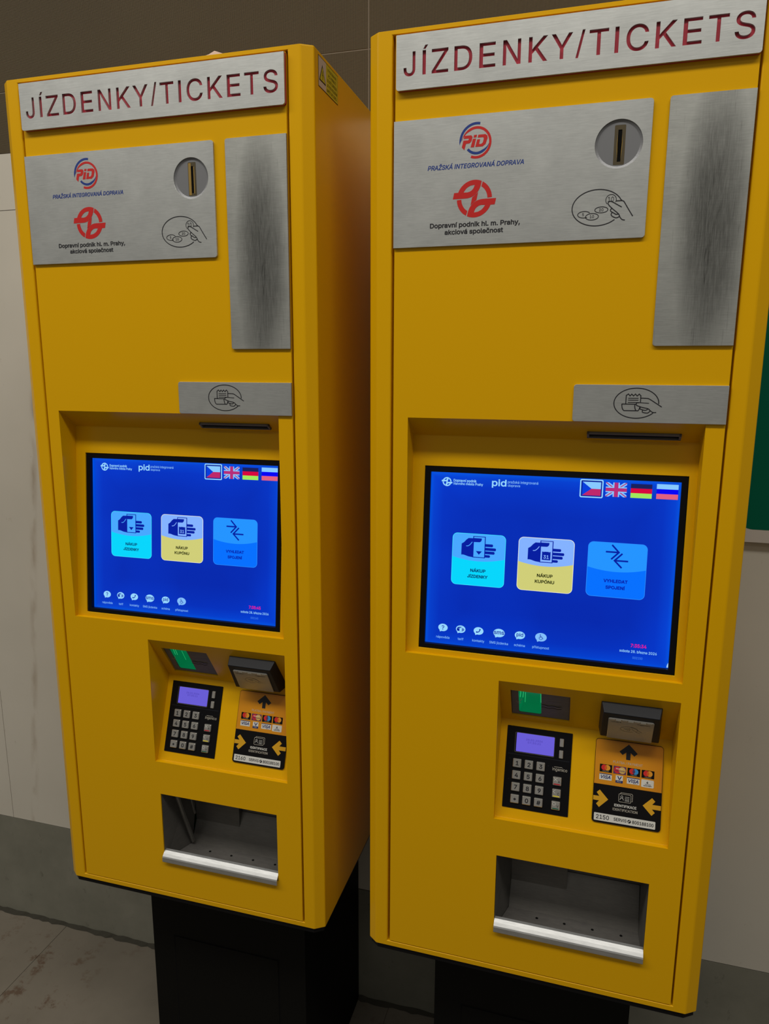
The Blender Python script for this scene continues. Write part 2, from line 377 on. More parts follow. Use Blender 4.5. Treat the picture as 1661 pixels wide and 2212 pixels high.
# ---------------------------------------------------------------- graphics shared by panels and screens
def dp_logo(mb, fr, cx, cy, s, m, h=0.15, hole_m=None):
    T = lambda pts: [(cx + (x - 99.1) * s, cy + (y - 1008.6) * s) for x, y in pts]
    inv = lambda pts: [(198.2 - x, 2017.2 - y) for x, y in pts]
    C = (99.1, 1008.6)
    r1 = arc(*C, 20.2, 63, 2, 14) + arc(*C, 15.0, 1, 59, 14)
    leaf = [(74.1, 1009.2), (75.5, 1015.9), (80.4, 1016.1)] + arc(*C, 20.3, 156, 67, 16) + smooth([(107.1, 1027.2), (105.9, 1021.8), (103.2, 1016.4), (98.5, 1011.9), (93.0, 1009.8), (87.4, 1009.3)], 5, False)
    hole = smooth([(86.4, 1016.0), (90.0, 1020.4), (94.5, 1022.9)], 5, False)[:-1] + [(94.5, 1022.9), (99.2, 1023.5)] + smooth([(99.2, 1023.5), (97.6, 1019.6), (94.6, 1017.0), (91.1, 1015.9), (86.4, 1016.0)], 5, False)[1:-1]
    for f in (lambda p: p, inv):
        mb.fill(fr, [T(f(r1))], m, h); mb.fill(fr, [T(f(leaf)), T(f(hole))], m, h)
    mb.fill(fr, [T([(103.3, 1015.6), (101.6, 1007.0), (99.0, 1005.2), (94.9, 1001.6), (96.6, 1010.2), (99.2, 1012.0)])], m, h)
def hand_card(mb, fr, x, y, s, ink, paper, kind, h=0.4):
    """hand holding a ticket; coordinates follow the first tile (origin 89.3,118.5)"""
    T = lambda pts: [(x + (a - 89.3) * s, y + (b - 118.5) * s) for a, b in pts]
    mb.fill(fr, [T([(89.3, 121.2), (89.4, 135.8)] + smooth([(89.4, 135.8), (92.4, 137.8), (95.4, 141.2), (98.3, 143.5)], 4, False) + [(105.5, 143.6), (105.5, 118.7)] + smooth([(105.5, 118.7), (99.1, 119.4), (92.8, 121.2), (89.3, 121.2)], 4, False))], ink, h)
    for (a, b0, b1, e) in ((119, 133.5, 137.1, 130.2), (119, 128.6, 132.2, 134.2), (119, 124.0, 127.6, 132.6), (119, 119.5, 122.8, 126.9)):
        mb.ngon(fr, T(rrect(a, b0, e, b1, 1.5, 5, (0, 1, 1, 0))), ink, h)
    mb.ngon(fr, T([(104.2, 118.5), (120.4, 118.5), (120.4, 146.5), (104.2, 146.5)]), ink, h + .1)
    mb.ngon(fr, T([(105.3, 119.5), (119.3, 119.5), (119.3, 145.6), (105.3, 145.6)]), paper, h + .2)
    mb.fill(fr, [T([(104.0, 138.7), (104.0, 144.0), (114.6, 144.0)] + arc(114.0, 143.0, 1.5, 60, -20, 5) + smooth([(115.4, 142.3), (114.6, 140.2), (112.7, 138.9)], 4, False))], ink, h + .3)
    mb.stroke(fr, T(smooth([(103.2, 138.8), (101.4, 136.2), (99.2, 134.0), (97.4, 133.2), (95.5, 133.1)], 3, False)), 0.9 * s, paper, h + .4)
    if kind == 'tri': mb.ngon(fr, T([(108.3, 127.2), (112.3, 122.6), (116.2, 127.2)]), ink, h + .3)
    if kind == 'cal':
        mb.fill(fr, [T([(107.0, 122.0), (117.5, 122.0), (117.5, 132.6), (116.2, 132.6), (115.8, 131.8), (115.2, 132.6), (109.6, 132.6), (109.0, 131.8), (108.5, 132.6), (107.0, 132.6)])], ink, h + .3)
        a, b = T([(109.0, 123.8)])[0], T([(115.4, 128.1)])[0]
        mb.text(fr, '31', a[0], b[0], a[1], b[1] - a[1], paper, 0.03, h=h + .4)
def coin_hand(mb, fr, m, h=0.2):
    w = 1.0
    ov = arc(235.5, 991.4, 26.7, 8, 295, 60, 18.9)
    T = lambda c, rx, ry, a0=0, a1=360: arc(c[0], c[1], rx, a0, a1, 36, ry)
    mb.stroke(fr, [(261.2, 997.6)] + arc(235.3, 991.4, 26.6, 22, 316, 60, 18.8), w, m, h)
    mb.stroke(fr, T((240, 989), 6.9, 3.1), .75, m, h, True); mb.stroke(fr, T((230.4, 982.3), 6.9, 3.4), .75, m, h, True)
    mb.stroke(fr, T((221.8, 984.9), 6.7, 3.4, 25, 300), .75, m, h)
    mb.stroke(fr, T((249.6, 998.8), 5.5, 5.5, -28, 228), .65, m, h)
    mb.text(fr, '10', 246.3, 252.5, 997.0, 4.9, m, 0, h=h); mb.text(fr, '20', 237.6, 242.2, 987.6, 2.9, m, 0.01, h=h)
    mb.text(fr, '5', 219.9, 221.7, 983.6, 2.9, m, 0.01, h=h); mb.text(fr, '10', 228.2, 232.6, 981.0, 2.9, m, 0.01, h=h)
    mb.stroke(fr, [(254.9, 997.4)] + smooth([(261.0, 997.4), (262.7, 996.8), (263.9, 995.3), (268.5, 988.0), (273.2, 980.8)], 4, False), w, m, h)
    mb.stroke(fr, smooth([(261.2, 990.8), (256, 993.8), (251.0, 996.7), (248.4, 997.3), (246.9, 996.2), (246.8, 995.0), (248.4, 992.6), (253.0, 988.4), (257.6, 984.6), (259.2, 982.4), (260.2, 980.2), (262.4, 977.9), (265.3, 977.2)], 4, False), w, m, h)
    mb.stroke(fr, smooth([(251.2, 990.0), (249.6, 988.6), (250.2, 986.9), (253.0, 985.2), (255.6, 983.6), (257.9, 983.7)], 4, False), w, m, h)
    mb.stroke(fr, smooth([(251.6, 985.8), (250.6, 983.8), (251.6, 982.0), (255.0, 980.2), (257.3, 980.1), (259.7, 981.4)], 4, False), w, m, h)
def receipt_hand(mb, fr, m, h=0.2):
    w = 1.0
    mb.stroke(fr, [(314.3, 779.3)] + arc(290.4, 779.7, 24.1, 0, 321, 60, 16.9), w, m, h)
    mb.stroke(fr, [(279.2, 778.6), (279.2, 788.3), (281.5, 790.0), (283.3, 787.8), (285.1, 789.9), (287.1, 787.8), (289.0, 790.0), (291.0, 787.8), (293.0, 790.0), (294.9, 788.2), (294.9, 780.9)], w, m, h)
    for v in (785.2, 783.0): mb.stroke(fr, [(281.5, v), (292.6, v)], .8, m, h)
    mb.stroke(fr, [(281.4, 780.5), (292.5, 780.5), (304.1, 779.8)], .8, m, h)
    mb.stroke(fr, [(290.2, 778.5), (275.0, 778.6)] + smooth([(275.0, 778.6), (275.4, 775.2), (276.3, 772.7), (277.6, 771.2)], 3, False) + [(293.0, 771.3)] + smooth([(293.0, 771.3), (294.0, 773.0), (294.7, 775.4)], 3, False), w, m, h)
    mb.stroke(fr, smooth([(289.1, 778.3), (289.2, 775.6), (289.8, 773.2), (290.8, 771.4)], 3, False), w, m, h)
    mb.stroke(fr, [(295.2, 785.5)] + smooth([(301.0, 785.3), (304.0, 784.7), (310.0, 781.0), (317.9, 775.9)], 4, False), w, m, h)
    mb.stroke(fr, smooth([(293.6, 780.3), (291.3, 780.2), (290.5, 778.8), (291.4, 777.2), (297.0, 775.2), (303.6, 773.7), (305.9, 771.7), (308.9, 769.7), (312.5, 769.7)], 4, False), w, m, h)
    mb.stroke(fr, smooth([(295.2, 775.4), (294.9, 774.3), (295.6, 773.1), (300.6, 771.9), (303.3, 773.3)], 4, False), w, m, h)
    mb.stroke(fr, smooth([(298.0, 772.4), (297.6, 770.6), (298.4, 769.5), (303.3, 768.9), (305.9, 771.3)], 4, False), w, m, h)
def bubble(mb, fr, cx, cy, rx, ry, m, h=0.2):
    mb.disc(fr, cx, cy, rx, m, h, ry); mb.ngon(fr, [(cx - rx * .75, cy - ry * .55), (cx - rx * .62, cy - ry * 1.16), (cx - rx * .05, cy - ry * .85)], m, h + .02)
# ---------------------------------------------------------------- setting
def tiles_wall():
    WY = 395.0
    BR = mat('brown_textured_tile', (0.07, 0.055, 0.035, 1), 0.6, spec=0.2); n, l, b = nodes(BR)
    sep = n.new('ShaderNodeSeparateXYZ'); l.new(mapping(BR, (1, 1, 1)), sep.inputs[0])
    k = 2 * pi / 0.0036
    sx = math_(BR, 'SINE', math_(BR, 'MULTIPLY', math_(BR, 'ADD', sep.outputs[0], sep.outputs[2]), k)); sz = math_(BR, 'SINE', math_(BR, 'MULTIPLY', math_(BR, 'SUBTRACT', sep.outputs[0], sep.outputs[2]), k))
    wv = math_(BR, 'MULTIPLY', sx, sz)
    f = math_(BR, 'ADD', math_(BR, 'MULTIPLY', wv, 0.5), 0.5)
    big = noise(BR, mapping(BR, (1, 1, 1)), 3, 3)
    c = ramp(BR, f, [(0.2, (0.022, 0.015, 0.006, 1)), (0.85, (0.125, 0.092, 0.046, 1))])
    c = mixc(BR, 0.25, c, ramp(BR, big, [(0.35, (0.04, 0.029, 0.014, 1)), (0.65, (0.075, 0.056, 0.028, 1))]))
    l.new(c, b.inputs['Base Color']); bump(BR, wv, 0.35, 0.0004)
    LT = mat('pale_wall_panel', (0.5, 0.46, 0.38, 1), 0.42); n, l, b = nodes(LT)
    c = ramp(LT, noise(LT, mapping(LT, (1, 1, 1)), 2.5, 4), [(0.3, (0.50, 0.472, 0.405, 1)), (0.7, (0.58, 0.545, 0.47, 1))])
    sp = ramp(LT, noise(LT, mapping(LT, (1, 1, .6)), 55, 4, 0.7), [(0.66, (0, 0, 0, 1)), (0.74, (1, 1, 1, 1))])
    c = mixc(LT, math_(LT, 'MULTIPLY', sp, 0.28), c, (0.26, 0.20, 0.13, 1))
    sep = n.new('ShaderNodeSeparateXYZ'); l.new(mapping(LT, (1, 1, 1)), sep.inputs[0])
    seam = math_(LT, 'ABSOLUTE', math_(LT, 'ADD', math_(LT, 'ADD', sep.outputs[0], math_(LT, 'MULTIPLY', sep.outputs[2], -0.102)), 0.5015 + 0.0))
    st = math_(LT, 'MULTIPLY', ramp(LT, seam, [(0.0, (1, 1, 1, 1)), (0.012, (0, 0, 0, 1))]), ramp(LT, noise(LT, mapping(LT, (1, 1, .4)), 30, 4), [(0.4, (0, 0, 0, 1)), (0.65, (1, 1, 1, 1))]))
    c = mixc(LT, math_(LT, 'MULTIPLY', st, 0.55), c, (0.22, 0.14, 0.07, 1)); l.new(c, b.inputs['Base Color'])
    GR = mat('grey_brown_grout', (0.155, 0.125, 0.088, 1), 0.8); JT = mat('dark_joint', (0.07, 0.06, 0.045, 1), 0.9)
    mb = MB(); X0, X1 = -2600, 3200
    wbox(mb, X0, X1, WY + 3, WY + 60, 0, 3000, JT)
    wbox(mb, X0, X1, WY + 0.6, WY + 3, FZ + 1234, 3000, GR)
    for z0, z1 in ((1235, 1343), (1345.4, 1943), (1945.4, 2476)):
        for i in range(-3, 4):
            x = 367.5 + 1.4 + i * 1200 + (3.5 if z0 < 1300 else 0) * 0
            a, b2 = max(x, X0), min(x + 1197.4, X1)
            if b2 > a: wbox(mb, a, b2, WY, WY + 3, z0 + FZ, z1 + FZ, BR)
    for z0, z1 in ((1129.8, 1234.2), (-254.5, 1128.6)):
        for i in range(-2, 3):
            a = -535 + i * 1800; b2 = a + 1798.8
            a2, b3 = max(a, X0), min(b2, X1)
            if b3 > a2:
                # joints lean very slightly out of plumb, as the enamel panels do
                k = 0.102 if z0 < 0 else 0.0
                P = [(a2 + (z0 + 255) * 0, z0), (b3, z0), (b3 - k * 60, z1), (a2 - k * 60, z1)]
                pts = [WF(x, z + FZ, -WY) for x, z in P] + [WF(x, z + FZ, -WY - 3) for x, z in P]
                mb.add(pts, [(0, 1, 2, 3), (7, 6, 5, 4), (0, 4, 5, 1), (1, 5, 6, 2), (2, 6, 7, 3), (3, 7, 4, 0)], LT)
    struct(mb.obj('wall_back'))
    SK = mat('grey_stone_plinth', (0.14, 0.135, 0.11, 1), 0.6); n, l, b = nodes(SK)
    c = ramp(SK, noise(SK, mapping(SK, (1, 1, 1)), 6, 6, 0.65), [(0.3, (0.15, 0.148, 0.115, 1)), (0.7, (0.22, 0.213, 0.17, 1))])
    sp = ramp(SK, noise(SK, mapping(SK, (1.6, 1, 1)), 26, 6, 0.75), [(0.62, (0, 0, 0, 1)), (0.70, (1, 1, 1, 1))])
    c = mixc(SK, math_(SK, 'MULTIPLY', sp, 0.4), c, (0.05, 0.043, 0.03, 1)); l.new(c, b.inputs['Base Color'])
    DIRT = mat('dirt_seam', (0.035, 0.032, 0.022, 1), 0.95)
    mb = MB(); wbox(mb, X0, X1, WY, WY + 40, 4, FZ - 256.2, SK); struct(mb.obj('baseboard_back'))
    mb = MB(); pts = [(X0, WY - 0.1)]; xs = list(range(X0, X1, 14))
    rr = random.Random(9)
    front = [(x, WY - 5 - rr.random() * 6) for x in xs]
    poly = [WF(x, 0.6, -y) for x, y in front] + [WF(x, 0.6, -(WY + 2)) for x, _ in front]; k = len(front)
    top = [WF(x, 5 + rr.random() * 4, -(WY - 0.6)) for x, _ in front]
    mb.add(poly + top, [(i, i + 1, 2 * k + i + 1, 2 * k + i) for i in range(k - 1)], DIRT); struct(mb.obj('dirt_strip_1'))  # dirt gathered where the plinth meets the floor, built as a ragged strip
    FL = mat('stone_floor_slab', (0.10, 0.09, 0.07, 1), 0.55); n, l, b = nodes(FL)
    c = ramp(FL, noise(FL, mapping(FL, (1, 1, 1)), 4, 7, 0.6), [(0.3, (0.125, 0.110, 0.084, 1)), (0.7, (0.18, 0.157, 0.123, 1))])
    reg = ramp(FL, noise(FL, mapping(FL, (1, 1, 1)), 2.6, 2), [(0.46, (0, 0, 0, 1)), (0.62, (1, 1, 1, 1))])
    blot = ramp(FL, noise(FL, mapping(FL, (1, 1, 1)), 22, 6, 0.72), [(0.55, (0, 0, 0, 1)), (0.64, (1, 1, 1, 1))])
    c = mixc(FL, math_(FL, 'MULTIPLY', math_(FL, 'MULTIPLY', reg, blot), 0.75), c, (0.075, 0.036, 0.016, 1)); l.new(c, b.inputs['Base Color'])
    mb = MB(); wbox(mb, X0, X1, -5200, WY + 2, -40, -1.2, JT)
    ys = [395, -205, -805, -1405, -2005, -2605, -3205, -3805, -4405, -5005]
    for i in range(-3, 5):
        x = -405 + i * 820.0
        a, b2 = max(x + .6, X0), min(x + 819.4, X1)
        if b2 > a:
            for y1, y0 in zip(ys, ys[1:]): wbox(mb, a, b2, y0 + .6, y1 - .6, -1.2, 0, FL)
    struct(mb.obj('floor'))
tiles_wall()

# ---------------------------------------------------------------- green wall sign
def wall_sign():
    G = mat('dark_green_sign', (0.0, 0.105, 0.058, 1), 0.4, spec=0.1); Wh = mat('white_sign_border', (0.50, 0.46, 0.42, 1), 0.45); Gy = mat('grey_sign_edge', (0.12, 0.11, 0.10, 1), 0.6)
    t = empty('wall_sign', (0.975, 0.381, (FZ + 545) / 1000))
    t['label'] = 'dark green wall sign with rounded corner and white border right of the machines'; t['category'] = 'sign'
    fr = Frame((0, 0, 0), (1, 0, 0), (0, 0, 1))
    mb = MB(); mb.plate(fr, [rrect(0, 0, 900, 640, 8)], Wh, -8, 0, .4); mb.obj('backing_board', t)
    mb = MB(); mb.plate(fr, [rrect(2, 3, 898, 637, 6)], Gy, -13.5, -8, .2); mb.obj('mounting_frame', t)
    mb = MB(); mb.fill(fr, [rrect(21, 21.5, 879, 619, 27, 10)], G, .25); mb.obj('green_field', t)
wall_sign()

# ---------------------------------------------------------------- the ticket machine
def machine(idx, loc, rz, dz, label):
    first = idx == 1
    root = empty('ticket_machine', loc, rz); root['label'] = label; root['category'] = 'ticket machine'; root['group'] = 'yellow ticket machines side by side'
    DZ[0] = dz; Z = FZ + dz
    FACE = fz(0, 0, 0, 1000)
    P = lambda x, y, z: Vector((x, y, z + Z)) / 1000
    # --- cabinet shell
    mb = MB(); zt, zb = 1195.3, -8.4
    out = [(-17.8, 0), (405.1, 0), (419, 8.8), (419, 388), (-29.6, 388), (-29.6, 8.8)]
    ox0, ox1, oz0, oz1 = 0.0, 388.4, -0.4, 1190.2
    V = [P(x, y, z) for z in (zb, zt) for x, y in out]; n = len(out)
    F = [(i, (i + 1) % n, n + (i + 1) % n, n + i) for i in range(1, n)] + [tuple(range(n - 1, -1, -1)), tuple(range(n, 2 * n))]
    mb.add(V, F, YEL)
    o4 = [P(-17.8, 0, zb), P(405.1, 0, zb), P(405.1, 0, zt), P(-17.8, 0, zt)]
    i4 = [P(ox0, 0, oz0), P(ox1, 0, oz0), P(ox1, 0, oz1), P(ox0, 0, oz1)]
    d4 = [P(ox0, 11, oz0), P(ox1, 11, oz0), P(ox1, 11, oz1), P(ox0, 11, oz1)]
    e4 = [P(ox0 + 14, 11, oz0 + 14), P(ox1 - 14, 11, oz0 + 14), P(ox1 - 14, 11, oz1 - 14), P(ox0 + 14, 11, oz1 - 14)]
    mb.add(o4 + i4 + d4 + e4, [(a + i, a + (i + 1) % 4, b + (i + 1) % 4, b + i) for a, b in ((0, 4), (4, 8), (8, 12)) for i in range(4)], YEL)
    mb.obj('cabinet', root, bevel=1.6, seg=3)
    mb = MB(); o2 = [(-15, 2.5), (403, 2.5), (416, 11), (416, 386), (-27, 386), (-27, 11)]
    mb.add([P(x, y, z) for z in (-16.5, -8.6) for x, y in o2], [(i, (i + 1) % n, n + (i + 1) % n, n + i) for i in range(n)] + [tuple(range(n - 1, -1, -1)), tuple(range(n, 2 * n))], BLK)
    mb.obj('base_plate', root)
    # --- pedestal
    mb = MB(); fl = Frame((0, 0, 0), (1, 0, 0), (0, 0, 1))
    mb.box(fl, 51, 346.5, 0, Z - 16.6, -393, -100, PED); ped = mb.obj('pedestal', root, bevel=1.0)
    mb = MB(); mb.plate(fl, [rrect(96.5, 30, 296, Z - 181, 2)], PED, -100, -99.0, .3); mb.rect(fl, 94, 28, 298.6, Z - 178.5, HOLE, -99.85); mb.obj('service_panel', ped, 'black service panel outlined by a thin gap')
    # --- door with three openings
    dx0, dx1, dz0, dz1 = 3.6, 385.8, 1.2, 1188.4
    R1, R2, TR = (22.4, 447.4, 365.8, 757.5), (147.2, 226.0, 366.2, 423.3), (152.7, 60.0, 347.5, 171.5)
    mb = MB(); holes_grid(mb, FACE, (dx0, dz0, dx1, dz1), [R1, R2, TR], YEL)
    c = [(dx0, dz0), (dx1, dz0), (dx1, dz1), (dx0, dz1)]
    for a, b in zip(c, c[1:] + c[:1]): mb.add([FACE(*a), FACE(*b), FACE(*b, -9.5), FACE(*a, -9.5)], [(0, 1, 2, 3)], YEL)
    c = [(TR[0], TR[1]), (TR[2], TR[1]), (TR[2], TR[3]), (TR[0], TR[3])]
    for a, b in zip(c, c[1:] + c[:1]): mb.add([FACE(*a), FACE(*b), FACE(*b, -2.0), FACE(*a, -2.0)], [(0, 1, 2, 3)], YEL)
    def recess(R, cy, cz, by, holeA, holeB):
        x0, z0, x1, z1 = R
        A = fz(cy, cz, 0, z1); LA = math.hypot(cy, z1 - cz); B = fz(by, z0, cy, cz); LB = math.hypot(cy - by, cz - z0)
        holes_grid(mb, A, (x0, 0, x1, LA), holeA, YEL, 0, 3.5); holes_grid(mb, B, (x0, 0, x1, LB), holeB, YEL, 0, 2.2)
        for x in (x0, x1): mb.add([P(x, 0, z0), P(x, by, z0), P(x, cy, cz), P(x, 0, z1)], [(0, 1, 2, 3)], YEL)
        mb.add([P(x0, 0, z0), P(x1, 0, z0), P(x1, by, z0), P(x0, by, z0)], [(0, 1, 2, 3)], YEL)
        return A, B, LA, LB
    bz = fz(8.3, 454.4, 31.3, 693.8)         # screen glass plane
    k1 = (31.3 - 8.3) / (693.8 - 454.4); yb1 = 7.3 - (454.4 - 447.4) * k1
    A1, B1, LA1, LB1 = recess(R1, 34.2, 733.4, yb1, [], [(38.4, 7.0 / cos(math.atan(k1)) - .6, 357.0, 247.9)])
    A2, B2, LA2, LB2 = recess(R2, 50.3, 347.5, 6.8, [(161.4, LA2_(0), 237.0, LA2_(1))], [])
    door = mb.obj('door', root, bevel=0.9, seg=3)
    # --- sign plate (engraved letters show the red layer below)
    sg = fz(0, 0, 0, 1000)
    mb = MB(); mb.plate(sg, [rrect(5.9, 1129.1, 386.2, 1186.6, 3, 5, (1, 1, 0, 0))], RED, 0.1, 3.2, .3); hs = mb.obj('header_sign', root, 'brushed steel sign engraved JÍZDENKY/TICKETS over a dark red layer')
    mb = MB()
    outl = [('P', rrect(5.9, 1129.1, 386.0, 1186.6, 3, 5, (1, 1, 0, 0)))]
    L = [('J', 14.6, 28.4), ('Í', 36.6, 41.9), ('Z', 47.2, 66.3), ('D', 72.9, 93.2), ('E', 101, 118.9), ('N', 126.9, 146.3), ('K', 154.6, 174.6), ('Y', 178.7, 200.5), ('/', 204.2, 213.2),
         ('T', 217.6, 237.3), ('I', 243.7, 247.7), ('C', 255.2, 277.3), ('K', 284, 304.3), ('E', 310.5, 328.6), ('T', 334, 353.3), ('S', 359, 378)]
    lets = []
    for ch, a, b in L:
        gl = FONT[ch][1]; xs = [g[i] for g in gl for i in range(0, len(g), 6)]; mn, mx = min(xs), max(xs); e = 0.3
        sx = (b - a - 2 * e) / (mx - mn); kk = (25 - 2 * e) / CAPU
        if ch == 'Í': sx = (4.0 - 2 * e) / (gl[0][0] and min(mx - mn, 67) or 67); sx = kk * 1.02
        lo = 1143.3 + e; ky = kk
        if ch == '/': ys = [g[i + 1] for g in gl for i in range(0, len(g), 6)]; ky = (26.5) / (max(ys) - min(ys)); lo = 1142.8 - min(ys) * ky
        for g in gl:
            f = lambda X, Y: ((X - mn) * sx + a + e, Y * ky + lo)
            lets.append(('B', [(*f(g[i], g[i + 1]), *f(g[i] + g[i + 2], g[i + 1] + g[i + 3]), *f(g[i] + g[i + 4], g[i + 1] + g[i + 5])) for i in range(0, len(g), 6)]))
    pl_ = flatten(*outl[0], 5); pl_ = pl_ if sarea(pl_) > 0 else pl_[::-1]; lt_ = [grow(flatten(*q, 5)[::-1], .28)[::-1] for q in lets]
    vs, fs = eval_curve([('P', q) for q in [pl_] + lt_], 0, 1.4, 0, 5, True)
    mb.add([sg(x, y, 4.6 + z) for x, y, z in vs], fs, MET); mb.obj('engraved_plate', hs, 'brushed steel plate with cut-through letters')
    # --- coin panel
    mb = MB(); CP = fz(-3, 0, -3, 1000)
    circ = arc(254, 1055.1, 24.6, 0, 354, 59)
    mb.plate(FACE, [rrect(2.9, 958.3, 287, 1097.8, 3.5, 5, (0, 1, 1, 0)), circ], MET, .1, 3.0, .2); cp = mb.obj('coin_panel', root, 'brushed steel coin panel with printed logos')
    mb = MB(); fan = []
    rings = [(24.5, -1.2), (22, -2.2), (16, -4.4), (8, -5.6)]
    hole = rrect(249.2, 1034.4, 260.6, 1074.5, 1.2, 4)
    # dish: outer rings, then a flat around the slot frame
    prev = None
    for r, h in rings[:2]:
        ring = [FACE(x, y, h + 3) for x, y in arc(254, 1055.1, r, 0, 354, 59)]
        if prev: mb.add(prev + ring, [(i, (i + 1) % 60, 60 + (i + 1) % 60, 60 + i) for i in range(60)], DISC)
        prev = ring
    vs, fs = eval_curve([('P', arc(254, 1055.1, 22, 0, 354, 59)), ('P', hole)])
    mb.add([FACE(x, y, 0.8 - 0.10 * max(0, 1 - math.hypot(x - 254, y - 1055.1) / 22)) for x, y, _ in vs], fs, DISC)
    dish = mb.obj('coin_dish', cp, 'round grey coin slot surround')
    mb = MB(); fm = BRASS2 if first else BRASS
    vs, fs = eval_curve([('P', rrect(249.3, 1034.5, 260.5, 1074.4, 1.2, 4)), ('P', [(253.1, 1037.6), (256.7, 1037.6), (257.3, 1050), (256.9, 1069.8), (252.9, 1069.8), (252.6, 1050)])], 0, .6)
    mb.add([FACE(x, y, 0.75 + z * .1) for x, y, z in vs], fs, BRASS); mb.rect(FACE, 249.5, 1034.7, 260.3, 1074.2, HOLE, .3)
    if first: mb.add([FACE(249.9, 1035.4, 1.0), FACE(253.5, 1035.4, 1.0), FACE(253.5, 1073.6, 1.0), FACE(249.9, 1073.6, 1.0)], [(0, 1, 2, 3)], BRASS2); mb.rect(FACE, 257, 1037, 258.2, 1069, BRASS2, 1.0)
    else:
        for s in (-1, 1): mb.fill(FACE, [[(254.9 + s * 1.9, 1039), (254.9 + s * 2.6, 1048), (254.9 + s * 2.9, 1056), (254.9 + s * 2.2, 1066), (254.9 + s * 2.3, 1056), (254.9 + s * 2.0, 1048)]], BRASS2, 1.0)
    mb.obj('coin_slot', cp, 'worn metal coin slot')
    mb = MB(); c0 = (99.9, 1068.3)
    mb.fill(CP, [band(*c0, 17.0, 2.7, 172, -112, .18, 0)], PRED)
    mb.fill(CP, [band(99.8, 1070.2, 19.5, 2.6, 191, 78, .15, 0)], PBLU); mb.fill(CP, [band(100.2, 1070.0, 14.3, 2.7, 219, 348, 0, .35)], PBLU)
    mb.fill(CP, [[(86.0, 1076.2), (93.8, 1076.2), (95.3, 1074.4), (94.1, 1070.0), (92.0, 1067.9), (88.0, 1067.6), (86.1, 1061.0), (83.2, 1064.2), (84.9, 1071.2), (90.3, 1071.2), (91.2, 1072.3), (90.6, 1073.0), (85.2, 1073.0)]], PRED)
    mb.fill(CP, [[(97.0, 1076.3), (100.3, 1076.3), (99.7, 1073.6), (96.3, 1073.6)]], PRED); mb.fill(CP, [[(95.7, 1072.4), (99.3, 1072.4), (97.3, 1063.5), (93.3, 1063.5)]], PRED)
    mb.fill(CP, [[(101.8, 1076.2), (109.8, 1076.2), (112.0, 1074.8), (112.4, 1072.0), (110.3, 1066.0), (107.0, 1063.6), (98.6, 1063.6), (100.6, 1071.4), (104.0, 1071.4), (102.9, 1066.4), (105.4, 1066.4), (107.2, 1068.0), (108.1, 1072.0), (107.3, 1073.2), (101.1, 1073.2)]], PRED)
    mb.text(CP, 'PRAŽSKÁ INTEGROVANÁ DOPRAVA', 44.0, 153.7, 1042.1, 4.7, PBLU, 0.035, 0.2)
    mb.obj('round_transit_logo', cp, 'red and blue ring logo with blue slanted lettering')
    mb = MB(); dp_logo(mb, CP, 99.1, 1008.6, 1.0, PRED)
    mb.text(CP, 'Dopravní podnik hl. m. Prahy,', 47.8, 151.6, 978.8, 4.9, PBLK, 0.055); mb.text(CP, 'akciová společnost', 65.4, 132.9, 971.0, 4.9, PBLK, 0.055)
    mb.obj('winged_loop_logo', cp, 'red looped emblem with black company name')
    mb = MB(); coin_hand(mb, CP, PBLK); mb.obj('coin_pictogram', cp, 'black line drawing of a hand taking coins')
    # --- worn steel panel
    sm = (0.344 + (0.004 if first else 0.008), (Z + (960 if first else 975)) / 1000, 0.036, 0.160)
    mt = brushed('worn_brushed_steel', (0.36, 0.37, 0.35, 1), (0.60, 0.615, 0.58, 1), smudge=sm)
    mb = MB(); mb.plate(FACE, [rrect(303.2, 843, 385.8, 1098, 3, 5, (1, 0, 0, 1))], mt, .1, 3.0, .2); mb.obj('steel_rubbing_panel', root, 'brushed steel panel with a dark scratched smudge')
    # --- receipt panel + slot
    mb = MB(); mb.plate(FACE, [rrect(221.1, 757.8, 385.8, 800.1, 3, 5, (1, 0, 0, 1))], MET, .1, 3.0, .2); rp = mb.obj('receipt_panel', root, 'brushed steel strip with a receipt pictogram')
    mb = MB(); receipt_hand(mb, CP, PBLK); mb.obj('receipt_pictogram', rp, 'black line drawing of a hand taking a receipt')
    mb = MB(); a0 = (741.8 - 733.4) / (757.5 - 733.4) * LA1
    for (u0, u1, v0, v1, h0, h1) in ((238.5, 343.5, a0 - 5.2, a0 - 3.6, 0, 3.2), (238.5, 343.5, a0 + 3.6, a0 + 5.2, 0, 3.2), (238.5, 241, a0 - 5.2, a0 + 5.2, 0, 3.2), (341, 343.5, a0 - 5.2, a0 + 5.2, 0, 3.2)): mb.box(A1, u0, u1, v0, v1, h0, h1, DKM)
    mb.rect(A1, 240, a0 - 4, 342, a0 + 4, HOLE, .3); mb.obj('ticket_slot', root, 'narrow dark metal ticket outlet slot')
    # --- touch screen
    mb = MB(); LB = 240.5
    u0, u1 = 39.2, 356.2; mb.plate(bz, [rrect(u0, 0.2, u1, LB - .2, 2), [(46.0, 5.6), (349.5, 5.6), (349.5, 233.2), (46.0, 233.2)]], BLK, -1.4, 0.0, .15)
    ts = mb.obj('touch_screen', root, 'black framed touch screen showing a blue menu')
    LC = fz(15.3, 459.4, 36.5, 686.4)
    mb = MB(); mb.add([bz(46, 5.6, -.4), bz(349.5, 5.6, -.4), bz(349.5, 233.2, -.4), bz(46, 233.2, -.4), LC(45.7, 0), LC(349.7, 0), LC(349.7, 228), LC(45.7, 228)], [(i, (i + 1) % 4, 4 + (i + 1) % 4, 4 + i) for i in range(4)], BLK); mb.obj('screen_rim', ts)
    mb = MB(); mb.rect(LC, 45.7, 0, 349.7, 228, LCD, 0)
